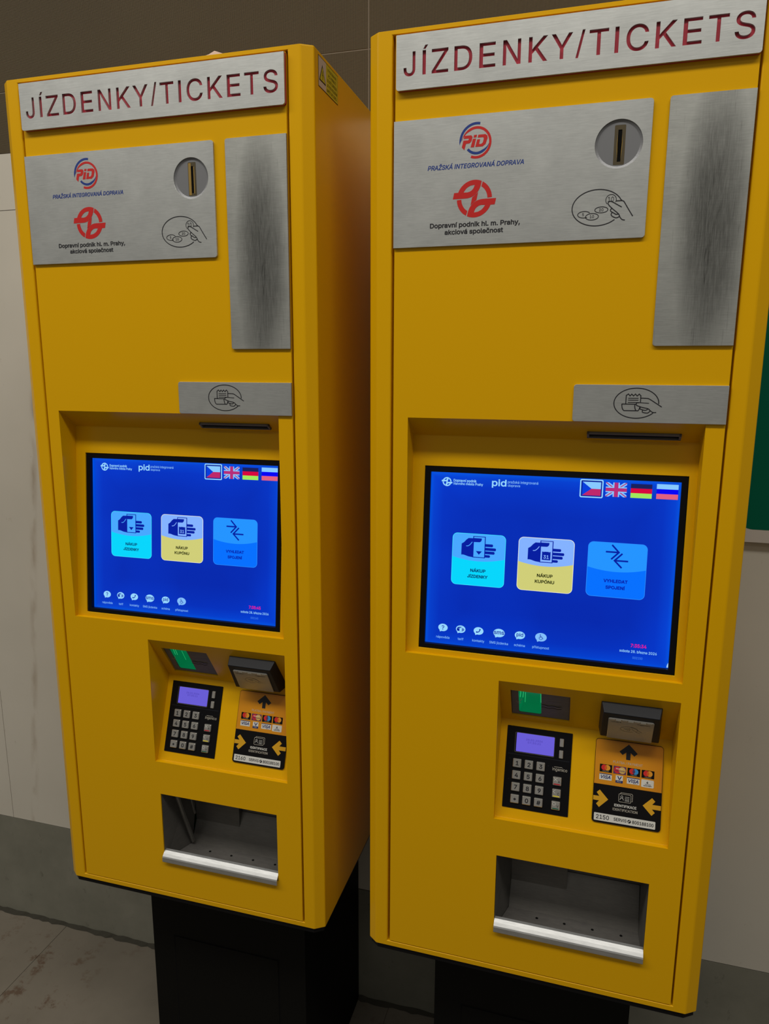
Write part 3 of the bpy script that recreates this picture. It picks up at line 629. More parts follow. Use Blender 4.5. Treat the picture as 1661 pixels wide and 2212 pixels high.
    if not first: mb.ngon(LC, [(347.9, 1.0), (349.4, 1.0), (349.4, 7), (348.3, 4)], S_GL, .3)
    mb.obj('display', ts, 'glowing blue display')
    mb = MB(); dp_logo(mb, LC, 66.8, 215.2, .288, S_W)
    mb.text(LC, 'Dopravní podnik', 75.5, 105.1, 215.8, 3.2, S_W, .03); mb.text(LC, 'hlavního města Prahy', 75.6, 113.7, 211.9, 3.0, S_W, .02); mb.obj('operator_logo', ts)
    mb = MB(); mb.text(LC, 'pid', 125.3, 143.1, 212.7, 8.0, S_W, .035); mb.text(LC, 'pražská integrovaná', 145.1, 182.9, 216.8, 3.2, S_W2, .01); mb.text(LC, 'doprava', 145.3, 160.5, 212.5, 3.0, S_W2, .01); mb.obj('transit_logo', ts)
    # tiles
    def tile(nm, u0, v0, u1, v1, cu, cl, rim, lab):
        mb = MB(); mb.ngon(LC, rrect(u0, v0, u1, v1, 6.5, 7), rim, .1); i = .6
        r = rrect(u0 + i, v0 + i, u1 - i, v1 - i, 6, 7); cut = [(u0 + i + (u1 - u0 - 2 * i) * t, 118.4 - 4.6 * 4 * t * (1 - t) * (1.0) - 0 * t) for t in [q / 16 for q in range(17)]]
        mb.fill(LC, [[p for p in r if p[1] < 112] + cut[::-1]], cl, .2); up = [p for p in r if p[1] > 125]
        mb.fill(LC, [up + cut], cu, .2); return mb
    mb = tile('ticket_tile', 77.2, 81.4, 146.3, 149.6, S_T1, S_C1, S_RIM1, ''); hand_card(mb, LC, 89.3, 118.5, 1, S_IN, S_T1, 'tri')
    mb.text(LC, 'NÁKUP', 102.3, 121.7, 99.6, 3.7, S_TX1, .065, h=.4); mb.text(LC, 'JÍZDENKY', 98.6, 124.7, 91.9, 3.7, S_TX1, .065, h=.4); mb.obj('menu_tile', ts, 'cyan menu tile reading NÁKUP JÍZDENKY')
    mb = tile('pass_tile', 162.4, 81.4, 231.4, 149.8, S_T2, S_C2, S_RIM, ''); hand_card(mb, LC, 174.5, 118.7, 1, S_IN, S_T2, 'cal')
    mb.text(LC, 'NÁKUP', 187.4, 206.5, 100.0, 3.7, S_TX2, .065, h=.4); mb.text(LC, 'KUPÓNU', 185.2, 208.8, 92.3, 3.7, S_TX2, .065, h=.4); mb.obj('menu_tile', ts, 'khaki and pale blue menu tile reading NÁKUP KUPÓNU')
    mb = tile('search_tile', 247.6, 81.5, 317.2, 150.1, S_T3, S_C3, S_RIM3, '')
    mb.stroke(LC, [(268.8, 138.3), (284.0, 138.3)], 2.0, S_IN, .4); mb.stroke(LC, [(275.8, 147.2), (284.2, 138.3), (275.6, 129.3)], 2.0, S_IN, .42)
    mb.stroke(LC, [(295.6, 127.9), (280.2, 127.9)], 2.0, S_IN, .4); mb.stroke(LC, [(288.4, 137.0), (279.6, 127.9), (288.4, 119.2)], 2.0, S_IN, .42)
    mb.text(LC, 'VYHLEDAT', 268.4, 296.3, 100.4, 3.7, S_TX3, .065, h=.4); mb.text(LC, 'SPOJENÍ', 271.2, 293.5, 92.3, 3.7, S_TX3, .065, h=.4); mb.obj('menu_tile', ts, 'plain blue menu tile reading VYHLEDAT SPOJENÍ')
    # flags
    mb = MB(); mb.ngon(LC, rrect(233.5, 203.8, 261.1, 226.3, 2), S_W, .2); mb.ngon(LC, rrect(234.9, 205.2, 259.7, 224.9, 1), S_DK, .3)
    mb.rect(LC, 236.5, 214.9, 258.3, 223.2, S_FW, .4); mb.rect(LC, 236.5, 206.6, 258.3, 214.9, S_FR, .4); mb.ngon(LC, [(236.5, 206.6), (247.3, 214.9), (236.5, 223.2)], S_FB, .5); mb.obj('flag_button', ts, 'Czech flag in a white frame')
    mb = MB(); a, b, c_, d = 264.0, 206.3, 288.5, 223.8; mu, mv = (a + c_) / 2, (b + d) / 2; mb.rect(LC, a, b, c_, d, S_FB, .2)
    def clip_strip(p, q, w, m, h):
        # diagonal band clipped to the flag
        dx, dy = q[0] - p[0], q[1] - p[1]; L_ = math.hypot(dx, dy); nx, ny = -dy / L_ * w / 2, dx / L_ * w / 2
        poly = [(p[0] - dx + nx, p[1] - dy + ny), (q[0] + dx + nx, q[1] + dy + ny), (q[0] + dx - nx, q[1] + dy - ny), (p[0] - dx - nx, p[1] - dy - ny)]
        for ax, val, sg_ in ((0, a, 1), (0, c_, -1), (1, b, 1), (1, d, -1)):
            res = []
            for i in range(len(poly)):
                A_, B_ = poly[i - 1], poly[i]; ia, ib = (A_[ax] - val) * sg_ >= 0, (B_[ax] - val) * sg_ >= 0
                if ia != ib:
                    t = (val - A_[ax]) / (B_[ax] - A_[ax]); res.append((A_[0] + (B_[0] - A_[0]) * t, A_[1] + (B_[1] - A_[1]) * t))
                if ib: res.append(B_)
            poly = res
        mb.ngon(LC, poly, m, h)
    for p, q in (((a, b), (c_, d)), ((a, d), (c_, b))): clip_strip(p, q, 4.2, S_FW, .25 if p[1] == b else .27)
    for p, q in (((a, b), (c_, d)), ((a, d), (c_, b))): clip_strip(p, q, 1.2, S_FP, .30 if p[1] == b else .32)
    mb.rect(LC, a, mv - 3.4, c_, mv + 3.4, S_FW, .36); mb.rect(LC, mu - 3.8, b, mu + 3.8, d, S_FW, .37); mb.rect(LC, a, mv - 2.1, c_, mv + 2.1, S_FP, .4); mb.rect(LC, mu - 2.4, b, mu + 2.4, d, S_FP, .41)
    mb.obj('flag_button', ts, 'British flag')
    mb = MB()
    for v0, v1, m in ((217.8, 223.4, S_FK), (212.0, 217.8, S_FR2), (206.2, 212.0, S_FG)): mb.rect(LC, 293.1, v0, 317.4, v1, m, .2)
    mb.rect(LC, 293.6, 223.2, 317.0, 223.8, S_FB, .2); mb.obj('flag_button', ts, 'German flag')
    mb = MB()
    for v0, v1, m in ((218.4, 224.3, S_FW), (212.6, 218.4, S_FB2), (206.4, 212.6, S_FS)): mb.rect(LC, 322.5, v0, 346.8, v1, m, .2)
    mb.obj('flag_button', ts, 'Russian flag')
    # bubbles
    B = [(69.1, 21.8, 6.3, 5.0, 'nápověda', 60.5, 78.3), (92.8, 21.9, 6.3, 5.0, 'tarif', 89.4, 96.9), (116.4, 22.0, 6.4, 5.0, 'kontakty', 108.7, 124.5), (143.1, 22.1, 7.3, 5.5, 'SMS jízdenka', 131.2, 155.3), (169.8, 22.0, 6.5, 5.0, 'schéma', 163.0, 176.8), (196.4, 22.3, 7.2, 5.5, 'přístupnost', 186.2, 207.2)]
    for i, (cx, cy, rx, ry, t, a, b) in enumerate(B):
        mb = MB(); bubble(mb, LC, cx, cy, rx, ry, S_W if i < 5 else S_NUM if first and False else S_W2)
        if i == 0: mb.text(LC, '?', cx, 0, cy - 2.9, 5.6, S_IN, .02, align='c', h=.4)
        if i == 1: hand_card(mb, LC, cx - 5.1, cy - 2.8, .225, S_IN, S_W, 'none', .3)
        if i == 2: mb.stroke(LC, smooth([(cx - 2.6, cy - 1.8), (cx - .6, cy - 1.6), (cx + 1.1, cy - .2), (cx + 1.9, cy + 2.4)], 4, False), 1.1, S_IN, .4); mb.disc(LC, cx - 2.2, cy - 1.6, 1.0, S_IN, .42); mb.disc(LC, cx + 1.8, cy + 1.9, 1.0, S_IN, .42)
        if i == 3: mb.text(LC, 'sms', cx, 0, cy - 1.7, 5.2, S_IN, .03, align='c', h=.4)
        if i == 4: mb.text(LC, 'pid', cx, 0, cy - 1.5, 4.6, S_IN, .03, align='c', h=.4)
        if i == 5:
            mb.disc(LC, cx - .9, cy + 3.0, .65, S_IN, .4); mb.stroke(LC, [(cx - .9, cy + 2.2), (cx - .7, cy - .2), (cx + 1.6, cy - .2), (cx + 2.8, cy - 2.2)], .7, S_IN, .4); mb.stroke(LC, [(cx - .8, cy + 1.2), (cx + 1.2, cy + 1.2)], .6, S_IN, .4)
            mb.stroke(LC, arc(cx - .2, cy - 1.2, 2.0, 130, 350, 20), .6, S_IN, .42)
        mb.text(LC, t, a, b, 7.3, 3.1, S_W2, .01, h=.3); mb.obj('speech_bubble_button', ts, 'speech bubble button captioned ' + t)
    mb = MB(); mb.text(LC, '7:35:45' if first else '7:35:34', 305.2, 323.3, 21.8, 4.1, S_MAG, .03); mb.text(LC, 'sobota 28. března 2026', 292.3, 335.7, 14.7, 3.2, S_W, .015); mb.text(LC, '002160' if first else '002150', 308.0, 319.7, 7.2, 2.8, S_NUM, 0)
    mb.obj('clock_text', ts, 'pink time above the white date')
    # --- banknote / card inlet on the upper slope of the payment recess
    CD = fz(45.4, 358.9, 13.8, 409.4)
    mb = MB(); face = rrect(161.9, .3, 236.6, 60.2, 1.5, 4); cut = rrect(171.0, 4.6, 200.3, 55.8, 2.5, 4)
    vs, fs = eval_curve([('P', face), ('P', cut)], 0, .8); mb.add([CD(x, y, -.8 + z) for x, y, z in vs], fs, DKM)
    ba = mb.obj('banknote_inlet', root, 'dark metal inlet with a green lit channel')
    mb = MB(); d = -16
    mb.add([CD(170.8, 4, -1.4), CD(174.5, 4, d), CD(197, 4, d), CD(200.6, 4, -1.4), CD(170.8, 56, -1.4), CD(174.5, 56, d), CD(197, 56, d), CD(200.6, 56, -1.4)], [(0, 1, 5, 4), (1, 2, 6, 5), (2, 3, 7, 6), (4, 5, 6, 7), (3, 2, 1, 0)], GRN)
    for u in (173.2, 176.6): mb.stroke(CD, [(u, 56), (u + .3, 45), (u - .6, 34)], .9, GRNB, -4.5)
    mb.stroke(CD, [(199.8, 54), (199.8, 30)], .9, GRNB, -2.5); mb.stroke(CD, [(178.6, 34), (177.6, 10)], .7, GRNB, -13); mb.obj('green_channel', ba, 'green lit channel')
    mb = MB(); w = [(200.6 + i * 2.15, 27.6 + .8 * sin(i * 1.15)) for i in range(13)]
    mb.stroke(CD, [(x, y) for x, y in w], 2.4, DKM, 1.0); mb.stroke(CD, [(x, y - 2.1) for x, y in w], .9, HOLE, 1.2); mb.stroke(CD, [(x, y + 1.3) for x, y in w], .35, KEY, 1.2)
    mb.obj('note_slit', ba, 'wavy slit with a raised lip')
    mb = MB(); mb.stroke(CD, smooth([(167.2, 31), (171.5, 30.6), (173.5, 33), (175.5, 38)], 4, False), .6, KEY, .4); mb.stroke(CD, smooth([(168.5, 27.6), (171.9, 27), (174.0, 29.5)], 4, False), .5, KEY, .4)
    mb.obj('note_guide', ba)
    mb = MB(); mb.stroke(CD, [(207, 38.6), (229.6, 39.2)], .4, TRAY, .4); mb.obj('pressed_line', ba)
    # --- keypad
    KP = fz(10.4, 239.5, 46.3, 339.9)
    mb = MB(); mb.plate(KP, [rrect(156.3, 0, 242.5, 106.8, .8, 3)], BLK, -2.0, 0.0, .25)
    mb.stroke(KP, [(159, 70.1), (240.3, 70.1)], 1.6, SCRATCH, .35); 
    for u, v in ((162.4, 63.8), (213.5, 61.3), (162.5, 37.2)): mb.disc(KP, u, v, 1.1, SCRATCH, .3, .7)
    mb.text(KP, 'ingenico', 219.0, 238.2, 56.4, 4.0, PGRY, .0); mb.rect(KP, 221, 61.0, 231.5, 61.5, PGRY)
    kp = mb.obj('keypad', root, 'black keypad module')
    mb = MB(); mb.ngon(KP, rrect(167.4, 73.0, 220.0, 99.2, 1.5), TRAY, .2); mb.ngon(KP, rrect(167.9, 73.7, 219.7, 98.9, 1.2), LBLK, .3); mb.ngon(KP, rrect(169.4, 74.2, 219.4, 98.8, 1.0), KPD, .4)
    mb.text(KP, '28.03.2026', 182.1, 204.1, 89.9, 2.4, KPT, -.0, h=.5); mb.text(KP, '07:35:21', 184.4, 201.8, 86.3, 2.4, KPT, .0, h=.5); mb.obj('keypad_display', kp, 'violet backlit display with date and time')
    rows = [(53.5, 64.6), (38.2, 49.0), (22.7, 33.6), (7.3, 18.1)]; cols = [(166.8, 177.9), (182.5, 193.5), (198.0, 209.1)]
    for r, (v0, v1) in enumerate(rows):
        for c_i, (a, b) in enumerate(cols):
            ch = ['123', '456', '789', '*0#'][r][c_i]
            mb = MB(); mb.pad(KP, a, v0, b, v1, 1.0, 0, 3.0, .8, KEY); cx = (a + b) / 2 + .3
            cap = 5.2; mb.text(KP, ch, cx, 0, (v0 + v1) / 2 - 2.6 - (0 if ch != '*' else 1.4), cap, PBLK, .045, align='c', h=3.1, sx=1.05)
            mb.obj('key', kp, 'metal key marked ' + ch)
    for (v0, v1), ch, m in (((38.1, 48.9), 'A', KRED), ((22.7, 33.4), 'C', KYEL), ((7.1, 17.9), 'V', KGRN)):
        mb = MB(); a, b = 220.6, 231.6; mb.pad(KP, a, v0, b, v1, 1.0, 0, 3.0, .8, KEY); mb.text(KP, ch, 228.6, 0, v0 + 3.6, 2.9, PBLK, .02, align='c', h=3.1)
        mb.ngon(KP, rrect(221.8, v0 + 1.0, 230.2, v0 + 2.4, .5, 3), m, 3.1)
        if ch == 'A': mb.stroke(KP, [(221.6, v1 - .9), (226.2, v1 - 5.2)], .5, PWHT, 3.12); mb.stroke(KP, [(226.4, v1 - .9), (221.9, v1 - 5.2)], .5, PWHT, 3.14)
        if ch == 'C': mb.stroke(KP, [(224.8, v1 - .9), (221.8, v1 - 3.0), (224.6, v1 - 5.4)], .5, PWHT, 3.12)
        if ch == 'V': mb.stroke(KP, arc(223.9, v1 - 3.0, 1.9, 0, 350, 20), .45, PWHT, 3.12, True)
        mb.obj('function_key', kp, {'A': 'metal key with a red bar', 'C': 'metal key with a yellow bar', 'V': 'metal key with a green bar'}[ch])
    for v0, v1 in ((88.0, 98.5), (73.0, 83.4)):
        mb = MB(); mb.pad(KP, 226.3, v0, 231.6, v1, .9, 0, 2.2, .6, KEY); mb.obj('side_key', kp, 'small blank metal key')
    # --- contactless reader
    F = [P(*q) for q in ((278.2, -2.5, 399.6), (344.4, -2.5, 399.0), (347.4, 23.5, 354.8), (276.4, 23.5, 354.8))]
    Bk = [P(*q) for q in ((274.6, 11.5, 410.8), (347.9, 11.5, 410.8), (350.5, 44.5, 356), (274.3, 44.5, 356))]
    mb = MB(); mb.add(F + Bk, [(0, 3, 2, 1), (0, 1, 5, 4), (1, 2, 6, 5), (2, 3, 7, 6), (3, 0, 4, 7), (4, 5, 6, 7)], SCRATCH); cr = mb.obj('contactless_reader', root, 'black contactless card reader block', bevel=1.2, seg=3)
    RF = Frame((0, 23.5, 354.8 + Z), (1, 0, 0), (0, -26, 44.5))
    mb = MB(); mb.plate(RF, [rrect(284.4, .8, 338.4, 43.5, 2.4, 5, (0, 0, 1, 1))], TAGM, .2, 1.6, .3)
    for i in range(7): mb.ngon(RF, rrect(285.8 + i * 7.3, 41.6 if i % 2 == 0 else 40.2, 292.2 + i * 7.3, 43.1, .6, 3), PWHT if i % 2 == 0 else TAGL, 1.7)
    mb.text(RF, 'iUC150 B', 288.5, 299.6, 36.6, 1.7, TAGP, .04, h=1.7); mb.text(RF, 'ingenico', 319.0, 333.5, 36.3, 2.2, TAGP, .03, h=1.7)
    mb.stroke(RF, arc(310, 24.5, 10.4, -35, 300, 36, 5.6), .4, TAGP, 1.7)
    for i, r in enumerate((1.2, 2.0, 2.9, 3.8)): mb.stroke(RF, arc(303.4 + i * 1.3, 24.6, r, -48, 48, 10), .6, TAGP, 1.7)
    mb.stroke(RF, smooth([(311, 29.8), (316, 28), (320, 25), (325.5, 20.5)], 4, False), .35, TAGP, 1.72); mb.stroke(RF, smooth([(313, 25), (316.5, 23), (319, 20.5), (323, 19)], 4, False), .35, TAGP, 1.72)
    mb.obj('reader_label', cr, 'silver label with a contactless symbol')
    # --- payment sticker
    SK = fz(10.1, 241.0, 44.7, 339.3)
    mb = MB(); mb.plate(SK, [rrect(272.4, -.6, 356.5, 104.9, 4, 6)], LBLK, -1.2, 0, .1); st = mb.obj('payment_sticker', root, 'orange and black payment and identification sticker')
    mb = MB(); up = [p for p in rrect(272.9, 0, 356.0, 104.4, 3.6, 6) if p[1] > 60]
    mb.ngon(SK, [(272.9, 47.6), (356.0, 47.6)] + up, ORG, .1)
    mb.fill(SK, [[(313.8, 102.0), (302.4, 91.6), (306.4, 87.8), (311.0, 91.6), (311.0, 82.4), (316.3, 82.4), (316.3, 91.6), (320.9, 87.8), (325.0, 91.6)]], PBLK, .25)
    mb.text(SK, 'PLATBA / PAYMENT', 295.3, 331.6, 76.2, 3.1, PGRY, .0, h=.25); mb.obj('payment_field', st, 'orange field with a black arrow')
    for i, (a, b) in enumerate(((279.0, 294.4), (296.1, 311.9), (313.4, 329.1), (330.8, 346.3))):
        mb = MB(); mb.rect(SK, a, 63.1, b, 72.9, LBLK if i != 1 else CARDV, .25); cx = (a + b) / 2; cy = 68.9 if i != 1 else 68.1; r = 3.6 if i != 1 else 4.2; dd = 2.0 if i != 1 else 3.0
        if i == 0: cx -= .2
        mb.disc(SK, cx - dd, cy, r, CARDR, .35, n=28); mb.disc(SK, cx + dd, cy, r, CARDB if i == 2 else CARDY if i == 1 else CARDO, .38, n=28)
        if i != 1: mb.fill(SK, [arc(cx + dd, cy, r, 124, 236, 8) + arc(cx - dd, cy, r, -56, 56, 8)], CARDM if i != 2 else CARDV, .42); mb.text(SK, 'maestro' if i == 2 else 'mastercard', cx - 3.9, cx + 3.9, 63.9, 1.0, PGRY, 0, h=.42)
        else: mb.text(SK, 'MasterCard', cx - 4.8, cx + 4.2, 69.0, 1.6, PWHT, .02, h=.42, shear=.2); mb.text(SK, 'Electronic', cx - 5.8, cx + 6.4, 66.4, 1.8, NAVY, .03, h=.44, shear=.2)
        mb.obj('card_logo', st, ['two overlapping red and orange circles on black', 'red and sand circles with slanted words', 'overlapping red and blue circles on black', 'two overlapping red and orange circles on black'][i])
    for a, b, v0, v1 in ((279.0, 294.5, 53.3, 61.2), (313.3, 328.9, 53.0, 61.0)):
        mb = MB(); mb.rect(SK, a, v0, b, v1, PWHT, .25); mb.rect(SK, a, v1 - .9, b, v1, NAVY, .35); mb.text(SK, 'VISA', a + 2, b - 1.6, v0 + 1.9, 3.9, NAVY, .05, shear=.2, h=.35)
        if a > 300: mb.text(SK, 'Electron', a + 8, b - 2, v0 + .4, 1.0, NAVY, 0, h=.35)
        mb.obj('card_logo', st, 'white card logo with a navy top stripe')
    mb = MB(); mb.rect(SK, 299.4, 52.1, 308.3, 61.3, PWHT, .25); mb.rect(SK, 299.4, 52.1, 308.3, 55.2, NAVY, .35); mb.text(SK, 'V', 301.6, 306.6, 56.2, 4.0, NAVY, .06, h=.35); mb.text(SK, 'PAY', 301.2, 306.6, 52.9, 1.6, PGRY, .02, h=.42); mb.obj('card_logo', st, 'small white card logo over a navy block')
    mb = MB(); mb.ngon(SK, rrect(330.9, 51.7, 346.2, 61.2, 1.2, 4), PWHT, .25); mb.stroke(SK, arc(336.6, 57.7, 2.2, -40, 40, 8), .8, PBLK, .35); mb.stroke(SK, arc(336.6, 57.7, 1.1, -40, 40, 8), .8, PBLK, .35); mb.text(SK, 'zde platte', 335.3, 342.5, 54.9, 1.2, NAVY, .02, h=.35); mb.text(SK, 'bezkontaktn', 333.8, 343.6, 53.2, 1.2, PBLK, .05, h=.35); mb.obj('card_logo', st, 'white rounded contactless payment logo')
    mb = MB()
    mb.fill(SK, [[(272.9, 26.6), (280.4, 26.6), (276.8, 22.3), (280.6, 18.3), (291.6, 29.3), (280.6, 40.2), (276.9, 36.6), (280.5, 32.2), (272.9, 32.2)]], ORG2, .25)
    mb.fill(SK, [[(334.0, 28.9), (345.0, 39.7), (349.0, 35.9), (345.4, 31.6), (356.0, 31.6), (356.0, 25.9), (345.3, 25.9), (348.9, 22.0), (345.1, 18.0)]], ORG2, .25)
    mb.stroke(SK, rrect(304.5, 29.0, 319.4, 38.9, 1.2, 4), .45, PGRY, .25, True); mb.stroke(SK, smooth([(306.4, 39.2), (307.0, 40.4), (308, 40.5)], 2, False) + [(320.4, 40.5), (321.3, 39.6), (321.3, 31.5), (320.3, 31.0)], .45, PGRY, .25)
    mb.stroke(SK, arc(308.2, 35.4, 1.3, 0, 345, 16), .45, PWHT, .25, True); mb.stroke(SK, smooth([(306.1, 31.4), (306.7, 33.2), (308.2, 34.0), (309.7, 33.2), (310.3, 31.4)], 3, False), .5, PWHT, .25)
    for v in (35.8, 34.1, 32.4, 30.9): mb.stroke(SK, [(312.0, v), (317.6, v)], .4, PWHT, .25)
    mb.text(SK, 'IDENTIFIKACE', 299.5, 326.5, 22.5, 3.1, PWHT, .035, h=.25); mb.text(SK, 'IDENTIFICATION', 297.7, 328.1, 17.3, 3.1, PGRY, .01, h=.25); mb.obj('identification_field', st, 'orange arrows pointing at an identity card symbol')
    mb = MB(); mb.ngon(SK, rrect(275.0, 1.8, 350.2, 11.2, .8, 3), PWHT, .25); mb.text(SK, '2160' if first else '2150', 277.9, 293.7, 4.1, 5.0, PBLK, 0.02, h=.35); mb.text(SK, 'SERVIS', 299.7, 315.3, 4.7, 3.6, PBLK, 0.03, h=.35); mb.text(SK, '800188100', 322.4, 348.0, 4.5, 3.8, PBLK, .035, h=.35)
    mb.disc(SK, 318.7, 6.4, 2.2, PBLK, .35); mb.stroke(SK, smooth([(317.6, 5.2), (318.2, 6.6), (319.9, 7.6)], 3, False), .8, PWHT, .45); mb.obj('service_number_strip', st, 'white strip reading ' + ('2160' if first else '2150') + ' SERVIS 800188100')
    # --- change tray
    mb = MB(); xs = (153.0, 347.3)
    prof = [(3, 56), (58, 50), (74, 82), (74, 178)]
    L_ = [P(165, y, z) for y, z in prof]; Rr_ = [P(345, y, z) for y, z in prof]
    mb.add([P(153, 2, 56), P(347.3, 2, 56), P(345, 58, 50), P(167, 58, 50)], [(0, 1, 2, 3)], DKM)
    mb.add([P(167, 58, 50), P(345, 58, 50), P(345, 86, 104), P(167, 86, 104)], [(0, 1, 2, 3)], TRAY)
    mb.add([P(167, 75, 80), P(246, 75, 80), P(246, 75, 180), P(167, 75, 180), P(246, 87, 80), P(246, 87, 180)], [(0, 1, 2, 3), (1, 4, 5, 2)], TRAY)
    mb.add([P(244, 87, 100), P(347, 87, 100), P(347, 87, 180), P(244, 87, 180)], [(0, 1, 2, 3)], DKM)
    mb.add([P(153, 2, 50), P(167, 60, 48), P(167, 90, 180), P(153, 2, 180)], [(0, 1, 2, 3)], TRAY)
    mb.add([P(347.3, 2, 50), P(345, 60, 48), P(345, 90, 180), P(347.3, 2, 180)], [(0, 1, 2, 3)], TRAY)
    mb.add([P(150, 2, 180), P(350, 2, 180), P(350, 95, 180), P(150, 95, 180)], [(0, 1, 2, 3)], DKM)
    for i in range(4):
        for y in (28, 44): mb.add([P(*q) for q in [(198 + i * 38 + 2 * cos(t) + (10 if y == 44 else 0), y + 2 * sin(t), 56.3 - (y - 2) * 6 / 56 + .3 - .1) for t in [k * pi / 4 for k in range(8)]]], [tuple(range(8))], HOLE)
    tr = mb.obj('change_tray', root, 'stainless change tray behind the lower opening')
    mb = MB(); pr = [(6, 73.5), (2.5, 72.6), (-1.5, 69.4), (-4.6, 66.4), (-5.6, 64.6), (-6.0, 58.2), (-5.2, 56.9), (-3, 57.2), (-3.0, 64), (5.6, 71.5)]; k = len(pr)
    mb.add([P(152.9, y, z) for y, z in pr] + [P(347.4, y, z) for y, z in pr], [(i, (i + 1) % k, k + (i + 1) % k, k + i) for i in range(k)] + [tuple(range(k - 1, -1, -1)), tuple(range(k, 2 * k))], FLAP); mb.obj('flap', tr, 'bent bright steel front lip')
    if first:
        mb = MB()
        for p, q, r in (((172, 13, 170), (172, 54, 58), 3.6), ((183, 30, 172), (180, 50, 112), 2.2)):
            a, b = P(*p), P(*q); ax = (b - a).normalized(); s1 = ax.orthogonal().normalized(); s2 = ax.cross(s1)
            V = [(c0_ + (s1 * cos(t) + s2 * sin(t)) * r / 1000) for c0_ in (a, b) for t in [j * pi / 4 for j in range(8)]]
            mb.add(V, [(j, (j + 1) % 8, 8 + (j + 1) % 8, 8 + j) for j in range(8)] + [tuple(range(8)), tuple(range(8, 16))], TRAY)
        mb.obj('hinge_arm', tr, 'slanting metal arm inside the tray')
    # --- warning sticker on the side
    if first:
        SD = Frame((419, 0, Z), (0, 1, 0), (0, 0, 1))
        mb = MB(); mb.rect(SD, 21.5, 1155.8, 92, 1190.6, LBLK, .2); mb.rect(SD, 22.2, 1156.6, 48.3, 1189.8, SWHT, .3); mb.rect(SD, 48.3, 1156.6, 91.3, 1189.8, SYEL, .3)
        mb.ngon(SD, [(24, 1163.5), (47, 1163.5), (35.3, 1183.5)], LBLK, .4); mb.ngon(SD, [(26.4, 1164.9), (44.5, 1164.9), (35.3, 1180.8)], SYEL, .5)
        mb.stroke(SD, [(36, 1176.5), (34.2, 1171.5), (36.6, 1171.5), (35, 1166.2)], 1.0, LBLK, .6)
        for i, (t, a, b) in enumerate((('VÝSTRAHA!', 53, 86), ('PO VYPNUTÍ', 56, 84), ('ZE SÍTĚ ZAŘÍZENÍ', 52, 87), ('JE POD PROUDEM', 51.5, 88.5), ('NAPĚTÍ UPS ZDROJ', 50.5, 87))): mb.text(SD, t, a, b, 1182.6 - i * 5.9, 3.3, LBLK, .01, h=.4)
        mb.obj('warning_sticker', root, 'yellow and white electric shock warning sticker on the side')
    return root
def LA2_(k):
    # card inlet plane mapped on the upper slope of the payment recess
    L = math.hypot(50.3, 423.3 - 347.5); d = Vector((-50.3, 423.3 - 347.5)).normalized()
    y, z = ((45.4, 358.9), (13.8, 409.4))[k]
    return (Vector((y - 50.3, z - 347.5)).dot(d)) + (-.3 if k == 0 else .6)
